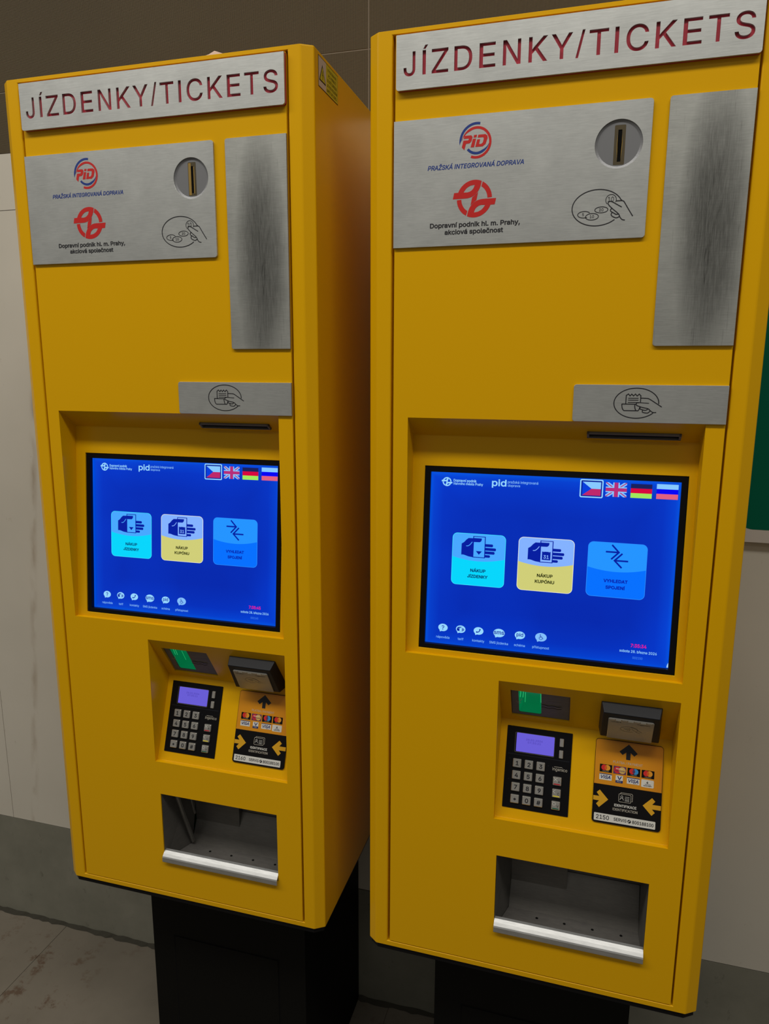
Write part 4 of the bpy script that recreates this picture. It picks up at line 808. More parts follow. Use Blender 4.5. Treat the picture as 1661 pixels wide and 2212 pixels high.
# glyph outlines: advance | knots with relative handles
FONT_DATA = (
    '!196|67,160,2~,-1,116,63,509,1,-116,23,0,132,509,-23,0,-1,-116,128,160,1,116,-2~|98,-4,13,0,-13,0,66,9,9,-9,-9,9,52,41,0,-13,0,13,66,73,-9,-9,9,9,98,86,-13,0,13,0,130,73,-9,9,9,-9,143,41,0,13,0,-13,130,9,9,9,-9,-9;#440|242,0,17,0,28,170,326,509,-28,-170,17,0,377,509,-17,0,-28,-170,294,0,28,170,-17,0|10,140,127,0,3,17,19,192,-3,-17,127,0,400,192,-127,0,-3,-17,391,140,3,17,-127,0|64,0,17,0,28,170,147,509,-28,-170,17,0,198,509,-17,0,-28,-170,115,0,28,170,-17,0|40,316,127,0,3,17,49,368,-3,-17,127,0,429,368,-127,0,-3,-17,421,316,3,17,-127,0;*453|201,223,16,0,1,36,206,331,-1,-36,-30,-19,114,272,30,19,-8,14,89,315,8,-14,32,17,186,365,-32,-17,-32,17,89,415,32,-17,8,15,114,459,-8,-15,30,-19,206,400,-30,19,-1,36,201,509,1,-36,16,0,250,509,-16,0,-1,-36,246,400,1,36,30,19,337,459,-30,-19,8,-15,362,415,-8,15,-32,-17,266,365,32,17,32,-17,362,315,-32,17,-8,-14,337,272,8,14,-30,19,246,331,30,-19,1,-36,250,223,-1,36,-16,0;,188|38,-119,16,0,10,64,68,71,-10,-64,23,0,137,71,-23,0,-18,-64,84,-119,18,64,-16,0;.188|95,-4,13,0,-13,0,63,9,9,-9,-9,9,50,41,0,-13,0,13,63,73,-9,-9,9,9,95,87,-13,0,13,0,128,73,-9,9,9,-9,141,41,0,13,0,-13,128,9,9,9,-9,-9;/249|235,533,-19,0,-55,-203,71,-76,55,203,-19,0,14,-76,19,0,55,203,178,533,-55,-203,19,0;0453|227,-7,38,0,-38,0,130,24,27,-21,-27,21,69,113,14,-39,-14,39,48,254,0,-55,0,55,69,395,-14,-39,14,39,130,484,-27,-21,27,21,227,516,-38,0,38,0,323,484,-27,21,27,-21,384,395,-14,39,14,-39,405,254,0,55,0,-55,384,113,14,39,-14,-39,323,24,27,21,-27,-21|227,50,-25,0,25,0,290,74,-18,-16,18,16,330,144,-9,-30,9,30,344,254,0,-43,0,43,330,365,9,-30,-9,30,290,435,18,-16,-18,16,227,460,25,0,-25,0,163,435,17,16,-17,-16,123,365,9,30,-9,-30,109,254,0,43,0,-43,123,144,-9,30,9,-30,163,74,-17,16,17,-16;1453|76,0,105,~,18,76,55,0,-18,105,0,391,55,-105,~,-18,391,~,18,-105,0|276,509,-26,~,-170,276,~,170,-21,0,212,0,21,~,149,212,448,0,-149,-1,0,209,448,1,0,-41,-30,86,358,41,3~,23,86,427,0,-23,37,27,198,509,-37,-27,26,0;2453|64,0,108,~,16,64,47,0,-16,57,60,234,229,-57,-60,19,20,282,282,-13,-15,13,15,311,327,-6,-14,6,14,320,371,0,-16,0,18,308,419,8,-13,-8,13,273,449,15,-7,-15,7,224,460,18,0,-2~,172,447,14,8,-14,-8,139,413,8,15,-8,-15,127,362,0,20,-2~,66,362,2~,0,30,86,442,-14,-23,14,23,143,496,-24,-13,24,13,225,516,-3~,3~,306,497,-23,13,23,-13,361,445,-13,22,13,-22,381,372,0,27,0,-19,371,318,7,18,-7,-18,336,259,17,22,-17,-22,267,180,29,31,-38,-40,153,60,38,4~,-1,153,57,0,1,79,0,389,57,-79,~,-19,389,~,19,-108,0;3453|218,-7,34,0,-31,0,133,10,26,-11,-26,11,70,57,16,-21,-16,21,44,132,2,-29,22,0,109,132,-22,0,2,-18,126,87,-10,12,10,-12,165,59,-16,6,16,-6,219,50,-2~,21,0,275,61,-17,-7,17,7,315,93,-10,-14,10,14,329,145,0,-2~,19,316,196,9,-16,-9,16,275,234,19,-9,-19,9,201,248,3~,-15,0,157,248,15,~,17,157,299,0,-17,44,50,288,448,-44,-5~,1,288,452,0,-1,-73,0,70,452,73,~,19,70,509,0,-19,101,0,372,509,-101,~,-16,372,461,0,16,-54,-61,211,278,54,61,0,4,211,289,0,-4,38,4,308,276,-27,13,27,-13,371,222,-15,23,15,-23,393,145,0,29,0,-30,370,66,15,23,-15,-23,309,12,26,13,-26,-13;44'
    '53|40,105,125,~,18,40,158,0,-18,69,117,247,509,-69,-117,21,0,311,509,-21,0,-67,-114,109,166,67,114,0,-1,109,163,0,1,102,0,413,163,-102,~,-19,413,105,0,19,-125,0|282,0,2~,0,40,282,121,0,-4~,8,282,146,0,-8,0,57,282,318,0,-57,2~,343,318,-2~,0,-106,343,~,106,-2~;5453|221,-7,33,0,-3~,140,11,24,-12,-24,12,83,60,14,-21,-14,21,60,130,1,-26,21,0,122,130,-21,0,1,-15,138,89,-9,12,9,-12,173,60,-14,7,14,-7,221,50,-18,0,2~,276,64,-16,-10,16,10,314,104,-9,-17,9,17,328,162,0,-22,0,22,314,221,9,-17,-9,17,275,262,17,-10,-17,10,218,277,21,0,-17,0,167,268,17,6,-17,-6,128,246,10,9,-20,2,67,253,20,-2,10,85,96,509,-10,-85,9~,366,509,-9~,0,-19,366,452,0,19,-72,0,151,452,72,0,-6,-50,134,301,6,50,1,0,136,301,-1,0,11,10,178,325,-16,-6,16,6,229,334,-18,0,23,0,294,321,-20,8,20,-8,345,285,-14,15,14,-15,379,231,-8,21,8,-21,391,163,0,25,0,-33,369,76,15,26,-15,-26,309,15,25,15,-25,-15;6453|226,-7,31,0,-32,0,142,15,24,-14,-24,14,84,74,14,-25,-14,25,64,162,0,-33,0,24,80,239,-11,-27,11,27,137,340,-28,-41,38,56,252,509,-38,-56,23,0,322,509,-23,0,-57,-83,151,261,57,83,-2,0,145,261,2,0,5,10,165,288,-9,-8,9,8,196,307,-12,-5,12,5,235,314,-14,0,31,0,316,295,-23,13,23,-13,370,240,-13,24,13,-24,389,157,0,32,0,-32,368,73,14,25,-14,-25,310,14,24,14,-24,-14|226,48,-2~,2~,279,63,-15,-9,15,9,314,101,-9,-16,9,16,327,157,0,-21,0,21,314,213,9,-16,-9,16,279,251,15,-9,-15,9,226,265,2~,-2~,174,252,15,9,-15,-9,138,214,9,16,-9,-16,125,158,0,21,0,-21,138,102,-9,17,9,-17,174,63,-15,9,15,-9;7453|97,0,23,0,75,149,323,448,-75,-149,0,1,323,452,0,-1,-87,0,62,452,87,~,19,62,509,0,-19,109,0,391,509,-109,~,-20,391,449,0,20,-75,-150,165,0,75,150,-23,0;8453|226,-7,34,0,-34,0,136,11,26,-12,-26,12,74,62,15,-21,-15,21,52,135,0,-28,0,22,65,195,-9,-18,9,18,101,241,-15,-12,15,12,153,265,-19,-3,0,1,153,267,0,-1,-25,6,93,308,15,-21,-15,21,70,38~,-27,0,26,90,450,-13,-20,13,20,146,498,-23,-12,23,12,226,516,-3~,3~,306,498,-23,12,23,-12,361,450,-14,20,14,-20,382,38~,26,0,-27,359,308,15,21,-15,-21,300,267,24,6,0,-1,300,265,0,1,19,-3,351,241,-15,12,15,-12,387,195,-9,18,9,-18,401,135,0,22,0,-28,378,62,15,21,-15,-21,317,11,26,12,-26,-12|226,49,-23,0,23,0,285,60,-16,-7,16,7,323,91,-9,-13,9,13,337,139,0,-18,0,19,322,189,10,-14,-10,14,283,223,17,-8,-17,8,226,235,21,0,-21,0,169,223,17,8,-17,-8,130,189,10,14,-10,-14,115,139,0,19,0,-18,129,91,-9,13,9,-13,167,60,-17,7,17,-7|226,290,-18,0,18,0,274,300,-14,-7,14,7,307,330,-8,-13,8,13,319,376,0,-17,0,17,308,420,8,-13,-8,13,275,449,14,-7,-14,7,226,460,18,0,-19,0,177,449,14,7,-14,-7,145,420,8,13,-8,-13,133,376,0,17,0,-17,145,330,-8,13,8,-13,178,300,-14,7,14,-7;9453|226,516,-31,0,32,0,310,494,-24,14,24,-14,368,434,-14,25,14,-25,389,347,0,33,0,-24,373,270,11,27,-11,-27,315,168,28,41,-38,-56,20~,38,56,-23,0,13~,23,0,57,83,301,248,-57,-83,2,0,307,248,-2,0,-5,-10,287,221,9,8,-9,-8,257,202,12,5,-12,-5,218,195,14,0,-31,0,137,214,23,-13,-23,13,83,269,13,-24,-13,24,64,352,0,-32,0,32,85,436,-14,-25,14,25,143,494,-24,-14,24,14|226,460,2~,-19,0,174,446,15,9,-15,-9,138,407,9,16,-9,-16,125,352,0,21,0,-21,'
    '138,295,-9,16,9,-16,174,257,-15,9,15,-9,226,243,-19,0,2~,279,257,-15,-9,15,9,314,295,-9,-16,9,16,327,35~,-21,0,21,314,407,9,-17,-9,17,279,446,15,-9,-15,9;:188|95,-4,13,0,-13,0,63,9,9,-9,-9,9,50,41,0,-13,0,13,63,73,-9,-9,9,9,95,87,-13,0,13,0,128,73,-9,9,9,-9,141,41,0,13,0,-13,128,9,9,9,-9,-9|95,271,13,0,-13,0,63,284,9,-9,-9,9,50,316,0,-13,0,13,63,349,-9,-9,9,9,95,362,-13,0,13,0,128,349,-9,9,9,-9,141,316,0,13,0,-13,128,284,9,9,-9,-9;?358|132,152,2~,0,3,132,159,0,-3,0,30,141,230,-6,-17,6,17,168,269,-11,-10,11,10,209,298,-15,-10,15,10,247,334,-10,-14,10,14,262,384,0,-19,0,16,250,425,7,-12,-7,12,220,452,13,-6,-13,6,178,462,16,0,-14,0,137,453,13,6,-13,-6,106,425,8,12,-8,-12,92,378,1,19,-22,0,27,378,22,0,1,29,49,452,-14,-20,14,20,103,499,-22,-11,22,11,178,516,-28,0,3~,255,498,-22,11,22,-11,306,451,-12,20,12,-20,324,382,0,26,0,-27,306,311,12,20,-12,-20,254,261,22,14,-15,-9,219,235,9,8,-9,-8,200,205,4,11,-4,-11,194,158,0,2~,-2,194,152,0,2,-2~|164,-4,13,0,-13,0,131,9,9,-9,-9,9,118,41,0,-13,0,13,131,73,-9,-9,9,9,164,86,-13,0,13,0,196,73,-9,9,9,-9,209,41,0,13,0,-13,196,9,9,9,-9,-9;A480|16,0,23,0,62,170,201,509,-62,-170,25,0,276,509,-25,0,62,-170,463,0,-62,170,-23,0,395,0,23,0,-36,101,287,302,36,-101,-7,19,264,372,9,-28,-9,28,232,478,13,-43,4,0,245,478,-4,0,-13,-43,213,371,9,28,-9,-28,191,302,6,18,-35,-101,85,0,35,101,-23,0|110,142,87,~,19,110,199,0,-19,87,0,370,199,-87,~,-19,370,142,0,19,-87,0;B456|6~,62,~,170,60,509,0,-170,6~,241,509,-6~,35,0,329,491,-23,12,23,-12,381,442,-11,20,11,-20,398,374,0,25,0,-22,387,320,8,14,-8,-14,356,286,13,9,-13,-9,315,267,15,4,0,-1,315,262,0,1,16,-1,363,245,-16,10,16,-10,402,203,-10,18,10,-18,418,136,0,26,0,-26,400,67,12,21,-12,-21,344,18,25,12,-25,-12,247,0,4~,-62,0|125,57,0,58,4~,245,57,-4~,4~,330,80,-17,-15,17,15,355,137,0,-23,0,17,342,184,9,-14,-9,14,306,218,16,-9,-16,9,248,231,22,0,-41,0,125,231,41,~,-58|125,285,0,55,38,0,238,285,-38,0,19,0,288,296,-15,-7,15,7,323,326,-9,-13,9,13,336,372,0,-18,0,23,313,429,16,-15,-16,15,240,452,33,0,-38,0,125,452,38,~,-55;C510|267,-7,26,0,-44,0,150,25,34,-21,-34,21,70,115,20,-39,-20,39,40,254,0,-53,0,54,70,393,-20,-39,20,39,150,484,-34,-21,34,21,267,516,-44,0,26,0,340,504,-23,8,23,-8,402,471,-18,15,18,-15,448,418,-12,21,12,-21,473,348,-5,26,-22,0,408,348,22,0,-4,18,389,395,9,-13,-9,13,357,428,13,-9,-13,9,315,449,15,-5,-15,5,267,456,17,0,-31,0,184,432,25,16,-25,-16,125,364,14,30,-14,-30,103,254,0,43,0,-43,125,145,-14,30,14,-30,184,76,-25,16,25,-16,267,53,-31,0,17,0,315,60,-15,-5,15,5,357,81,-13,-9,13,9,389,114,-9,-13,9,13,408,160,-4,-17,22,0,473,160,-22,0,-4,-26,448,91,12,21,-12,-21,402,38,18,15,-18,-15,341,5,23,8,-23,-8;D502|219,0,52,0,-41,0,96,0,41,~,19,96,57,0,-19,4~,215,57,-4~,41,0,318,81,-27,-16,27,16,379,149,-13,-30,13,30,399,255,0,-41,0,41,379,361,13,-29,-13,29,320,428,26,-16,-26,16,221,452,39,0,-43,0,93,452,43,~,19,93,509,0,-19,44,0,225,509,-44,0,5~,353,478,-35,20,35,-20,433,391,-19,38,19,-38,462,255,0,53,0,-53,433,119,19,38,-19,-38,351,31,36,20,-36,-20|125,509,-22,~,-170,125,~,170,'
    '-22,0,6~,22,~,170,60,509,0,-170,22,0;E419|6~,105,~,170,60,509,0,-170,104,0,372,509,-104,~,-19,372,452,0,19,-83,0,125,452,83,~,-55,125,286,0,55,77,0,355,286,-77,~,-19,355,229,0,19,-77,0,125,229,77,~,-57,125,57,0,57,84,0,375,57,-84,~,-19,375,~,19,-105,0;F410|6~,22,~,170,60,509,0,-170,103,0,369,509,-103,~,-19,369,452,0,19,-81,0,125,452,81,~,-58,125,278,0,58,74,0,346,278,-74,~,-19,346,221,0,19,-74,0,125,221,74,~,-74,125,~,74,-22,0;G520|269,-7,41,0,-45,0,149,25,34,-21,-34,21,69,116,19,-39,-19,39,40,254,0,-53,0,54,69,393,-19,-39,19,39,149,484,-34,-21,34,21,265,516,-43,0,27,0,340,504,-23,8,23,-8,403,469,-18,15,18,-15,449,416,-12,20,12,-20,474,349,-5,25,-22,0,408,349,22,0,-5,17,387,393,9,-13,-9,13,356,427,12,-9,-12,9,315,448,15,-5,-15,5,265,456,18,0,-3~,183,432,24,16,-24,-16,125,364,14,30,-14,-30,103,254,0,43,0,-43,125,145,-14,30,14,-30,184,76,-25,16,25,-16,269,53,-31,0,29,0,345,71,-22,-12,22,12,396,123,-12,-23,12,23,415,202,0,-30,6,-1,434,199,-6,1,-51,0,283,199,51,~,19,283,256,0,-19,65,0,478,256,-65,~,-19,478,20~,19,0,-42,451,91,18,31,-18,-31,377,19,31,17,-31,-17;H517|6~,22,~,170,60,509,0,-170,22,0,125,509,-22,~,-73,125,289,0,73,89,0,392,289,-89,~,73,392,509,0,-73,22,0,457,509,-22,~,-170,457,~,170,-22,0,392,0,22,~,77,392,232,0,-77,-89,0,125,232,89,~,-77,125,~,77,-22,0;I300|31,0,79,~,19,31,57,0,-19,29,0,118,57,-29,~,132,118,452,0,-132,-29,0,31,452,29,~,19,31,509,0,-19,79,0,269,509,-79,~,-19,269,452,0,19,-29,0,183,452,29,~,-132,183,57,0,132,29,0,269,57,-29,~,-19,269,~,19,-79,0;J396|185,-7,45,0,-45,0,75,33,28,-26,-28,26,33,145,0,-49,0,9,33,173,0,-9,22,0,98,173,-22,~,-9,98,145,0,9,0,-31,122,74,-16,16,16,-16,185,50,-26,0,26,0,248,74,-16,-16,16,16,272,145,0,-31,0,121,272,509,0,-121,22,0,336,509,-22,~,-121,336,145,0,121,0,-49,294,33,28,26,-28,-26;K467|104,145,41,44,0,24,104,216,0,-24,12,15,139,261,-11,-14,11,14,174,303,-12,-14,12,14,212,344,-13,-13,51,55,364,509,-51,-55,28,0,448,509,-28,0,-72,-78,231,276,72,78,-1,0,228,276,1,0,-41,-44|6~,22,~,170,60,509,0,-170,22,0,125,509,-22,~,-58,125,334,0,58,0,-36,124,225,0,36,0,-11,125,193,0,11,0,-64,125,~,64,-22,0|372,0,25,0,-61,86,188,259,61,-86,13,17,228,309,-13,-17,74,-103,449,0,-74,103,-25,0;L393|6~,10~,0,170,60,509,0,-170,22,0,125,509,-22,~,-151,125,57,0,151,79,0,361,57,-79,~,-19,361,~,19,-10~;M628|6~,21,~,170,60,509,0,-170,3~,152,509,-3~,42,-107,277,187,-42,107,3,-8,287,159,-4,11,4,-11,299,123,-4,13,4,-13,311,84,-4,13,4,-13,322,49,-3,10,-5,0,307,49,5,0,3,10,318,83,-4,-13,4,13,330,121,-4,-13,4,13,342,158,-4,-11,4,11,352,187,-3,-8,41,107,476,509,-41,-107,3~,568,509,-3~,0,-170,568,~,170,-21,0,504,0,21,~,97,504,291,0,-97,0,11,504,327,0,-13,0,13,505,369,0,-15,0,15,506,413,0,-15,0,15,507,457,0,-14,2,0,513,457,-2,0,-5,-16,498,409,5,16,-5,-16,482,363,5,15,-5,-15,467,322,5,12,-5,-12,456,291,3,8,-38,-97,342,0,38,97,-19,0,286,0,19,0,-39,97,170,291,39,-97,-3,8,159,321,4,-12,-4,12,145,361,5,-15,-5,15,129,408,5,-16,-5,16,112,457,6,-17,2,0,119,457,-2,~,-13,120,416,0,15,0,-15,121,372,0,15,0,-15,122,328,0,14,0,-14,122,291,0,11,0,-9'
    '7,122,~,97,-21,0;N523|6~,22,~,170,60,509,0,-170,25,0,136,509,-25,0,69,-109,343,183,-69,109,5,-8,363,151,-8,13,8,-13,388,107,-9,16,9,-16,414,55,-9,18,-3,0,405,54,3,0,-2,19,401,108,1,-18,-1,18,399,157,0,-15,0,15,399,195,0,-1~,105,399,509,0,-105,22,0,463,509,-22,~,-170,463,~,170,-25,0,387,0,25,0,-62,97,202,290,62,-97,-8,13,177,331,9,-14,-9,14,148,381,11,-19,-11,19,108,452,16,-28,4,1,119,454,-4,-1,1,-25,122,384,-1,21,1,-21,124,328,0,16,0,-16,125,291,0,9,0,-97,125,~,97,-22,0;O533|267,-7,44,0,-44,0,150,25,34,-21,-34,21,70,115,20,-39,-20,39,40,254,0,-53,0,54,70,393,-20,-39,20,39,150,484,-34,-21,34,21,267,516,-44,0,44,0,384,484,-34,21,34,-21,464,393,-19,39,19,-39,493,254,0,54,0,-53,464,115,19,39,-19,-39,384,25,34,21,-34,-21|267,53,-3~,3~,349,76,-25,-15,25,15,408,144,-15,-30,15,30,430,254,0,-43,0,44,408,365,15,-30,-15,30,349,433,25,-15,-25,15,267,456,3~,-3~,184,433,25,15,-25,-15,125,364,15,30,-15,-30,103,254,0,43,0,-43,125,144,-15,30,15,-30,184,76,-25,15,25,-15;P445|6~,22,~,170,60,509,0,-170,58,0,235,509,-58,0,39,0,332,487,-26,14,26,-14,390,430,-13,24,13,-24,409,348,0,3~,-30,390,265,13,24,-13,-24,332,207,26,14,-26,-14,235,186,39,0,-42,0,109,186,42,~,19,109,242,0,-19,41,0,233,242,-41,0,27,0,297,256,-16,-9,16,9,333,294,-8,-16,8,16,344,348,0,-2~,20,333,402,8,-16,-8,16,297,439,17,-9,-17,9,232,452,27,0,-36,0,125,452,36,~,-151,125,~,151,-22,0;R449|6~,22,~,170,60,509,0,-170,59,0,236,509,-59,0,39,0,333,489,-26,13,26,-13,390,433,-13,24,13,-24,409,352,0,3~,-30,390,271,13,23,-13,-23,333,217,26,13,-26,-13,236,198,39,0,-47,0,96,198,47,~,19,96,255,0,-19,46,0,234,255,-46,0,26,0,298,267,-16,-8,16,8,334,300,-8,-15,8,15,345,352,0,-2~,20,334,405,8,-15,-8,15,298,440,17,-8,-17,8,233,452,27,0,-36,0,125,452,36,~,-151,125,~,151,-22,0|353,0,25,0,-41,76,230,229,41,-76,24,0,303,229,-24,0,42,-76,428,0,-42,76,-25,0;S447|224,-9,39,0,-37,0,128,9,27,-12,-27,12,64,60,15,-22,-15,22,38,137,2,-29,22,0,104,137,-22,0,2,-20,123,88,-11,13,11,-13,166,59,-18,6,18,-6,224,49,-2~,23,0,286,60,-18,-7,18,7,329,92,-11,-14,11,14,346,139,0,-18,0,16,332,179,9,-10,-9,10,296,205,15,-7,-15,7,245,222,19,-5,-20,6,184,239,20,-6,-42,12,86,289,23,-22,-23,22,52,372,0,-34,0,29,75,448,-15,-22,15,22,138,498,-26,-12,26,12,227,516,-33,0,34,0,316,498,-26,12,26,-12,377,449,-15,21,15,-21,401,378,-1,26,-21,0,337,378,21,0,-3,25,302,437,21,-14,-21,14,225,459,31,0,-22,0,167,448,17,7,-17,-7,129,418,9,13,-9,-13,115,376,0,16,0,-17,131,334,-11,11,11,-11,169,308,-15,6,15,-6,212,293,-14,4,17,-5,264,279,-17,5,15,-4,312,264,-17,7,17,-7,359,238,-15,11,15,-11,395,198,-9,16,9,-16,408,139,0,23,0,-28,386,64,15,22,-15,-22,323,11,28,13,-28,-13;T449|32,452,54,~,19,32,509,0,-19,128,0,417,509,-128,~,-19,417,452,0,19,-53,0,257,452,53,~,-151,257,~,151,-21,0,193,0,21,~,151,193,452,0,-151,-54,0;U517|259,-8,4~,-4~,154,15,30,-16,-30,16,85,80,16,-27,-16,27,60,173,0,-35,0,112,60,509,0,-112,21,0,124,509,-21,~,-110,124,178,0,11~,-24,141,113,-11,19,11,-19,187,68,-20,11,20,-11,259,52,-28,0,28,0,331,68,-20,-11,20,11,377,113,-11,-19,11,19,393,178,0,-24,0,110'
    ',393,509,0,-110,22,0,457,509,-22,~,-112,457,173,0,112,0,-35,433,80,16,27,-16,-27,363,15,30,16,-30,-16;V480|204,0,25,0,-62,170,16,509,62,-170,23,0,84,509,-23,0,36,-101,192,206,-36,101,6,-17,215,137,-9,29,9,-29,248,31,-13,42,-4,0,235,31,4,0,13,43,267,138,-9,-28,9,28,290,206,-6,-17,35,101,395,509,-35,-101,23,0,463,509,-23,0,-62,-170,278,0,62,170,-25,0;W686|155,0,25,0,-46,170,16,509,46,-170,22,0,82,509,-22,0,27,-104,163,196,-27,104,4,-17,175,145,-4,17,4,-17,187,94,-4,18,4,-18,197,40,-3,18,-3,0,189,40,3,0,3,18,200,94,-4,-18,4,18,211,145,-4,-17,4,17,224,196,-4,-17,27,104,306,509,-27,-104,24,0,380,509,-24,0,27,-104,462,196,-27,104,5,-17,474,145,-4,17,4,-17,486,94,-4,18,4,-18,497,40,-3,18,-3,0,488,40,3,0,3,18,499,94,-4,-18,4,18,510,145,-4,-17,4,17,523,196,-4,-17,27,104,603,509,-27,-104,22,0,670,509,-22,0,-46,-170,53~,46,170,-25,0,455,0,25,0,-29,108,368,323,29,-108,-6,21,351,391,5,-24,-5,24,336,475,5,-31,5,0,350,475,-5,0,-5,-30,335,395,5,24,-5,-24,318,323,7,24,-29,-108,23~,29,108,-25,0;X474|18,0,24,0,66,95,217,284,-66,-95,0,-16,217,236,0,16,-63,91,29,509,63,-91,25,0,104,509,-25,0,25,-36,178,400,-25,36,10,-15,204,361,-7,11,7,-11,223,329,-6,11,6,-11,243,292,-7,14,-4,0,232,292,4,0,7,14,252,329,-6,-11,6,11,272,361,-7,-11,7,11,298,400,-10,-15,25,36,374,509,-25,-36,24,0,446,509,-24,0,-62,-90,259,239,62,9~,16,259,287,0,-16,66,-96,456,0,-66,96,-25,0,382,0,25,0,-30,43,292,129,30,-43,-9,14,268,165,7,-10,-7,10,250,195,6,-10,-6,10,230,231,7,-14,5,0,244,231,-5,0,-7,-13,225,196,6,10,-6,-10,206,166,7,10,-7,-10,182,129,10,14,-30,-43,91,0,30,43,-24,0;Y472|203,0,22,~,69,203,208,0,-69,-62,100,16,509,62,-100,25,0,91,509,-25,0,34,-55,192,344,-34,55,11,-18,222,292,-9,17,9,-17,250,230,-9,24,-9,0,224,230,9,0,9,25,251,293,-9,-17,9,17,280,344,-10,-18,34,55,381,509,-34,-55,25,0,455,509,-25,0,-62,-100,268,208,62,10~,-69,268,~,69,-22,0;Z438|42,0,119,~,15,42,46,0,-15,77,113,273,385,-77,-113,10,15,306,431,-11,-15,11,15,341,476,-12,-15,2,-7,348,454,-2,7,-21,-1,285,452,21,0,-21,0,223,452,21,0,-61,0,40,452,61,~,19,40,509,0,-19,119,0,397,509,-119,~,-16,397,462,0,16,-76,-111,169,129,76,111,-11,-16,134,81,12,16,-12,-16,97,33,12,16,-2,7,90,54,2,-7,21,1,152,57,-21,0,21,0,214,57,-21,0,62,0,399,57,-62,~,-19,399,~,19,-119,0;a389|160,-9,22,0,-24,0,94,5,20,-9,-20,9,48,45,11,-17,-11,17,30,108,0,-25,0,22,43,161,-9,-14,9,14,78,193,-14,-8,14,8,125,211,-18,-4,18,4,178,220,-18,-2,23,3,234,227,-14,-2,14,2,265,235,-7,-4,7,4,276,255,0,-9,0,1,276,257,0,-1,0,16,267,297,6,-11,-6,11,240,322,12,-6,-12,6,196,331,18,0,-18,0,149,322,13,6,-13,-6,118,301,8,9,-8,-9,100,274,4,9,-20,6,41,291,20,-6,9,23,79,346,-16,-14,16,14,133,375,-20,-6,20,6,194,384,-2~,14,0,239,379,-16,3,16,-3,286,360,-15,9,15,-9,322,320,-10,18,10,-18,337,251,0,28,0,-84,337,~,84,-2~,277,0,2~,0,17,277,52,0,-17,-1,0,272,52,1,0,-4,-9,252,25,9,9,-9,-9,215,1,15,6,-15,-6|170,45,-15,0,23,0,228,59,-16,-9,16,9,263,93,-8,-14,8,14,276,138,0,-16,0,17,276,19~,-17,-3,-3,259,182,8,2,-8,-2,231,176,11,2,-11,-2,200,171,10,1,-10,-1,175,168,6,1,-15,-2,134,159,13,4,-13,-4'
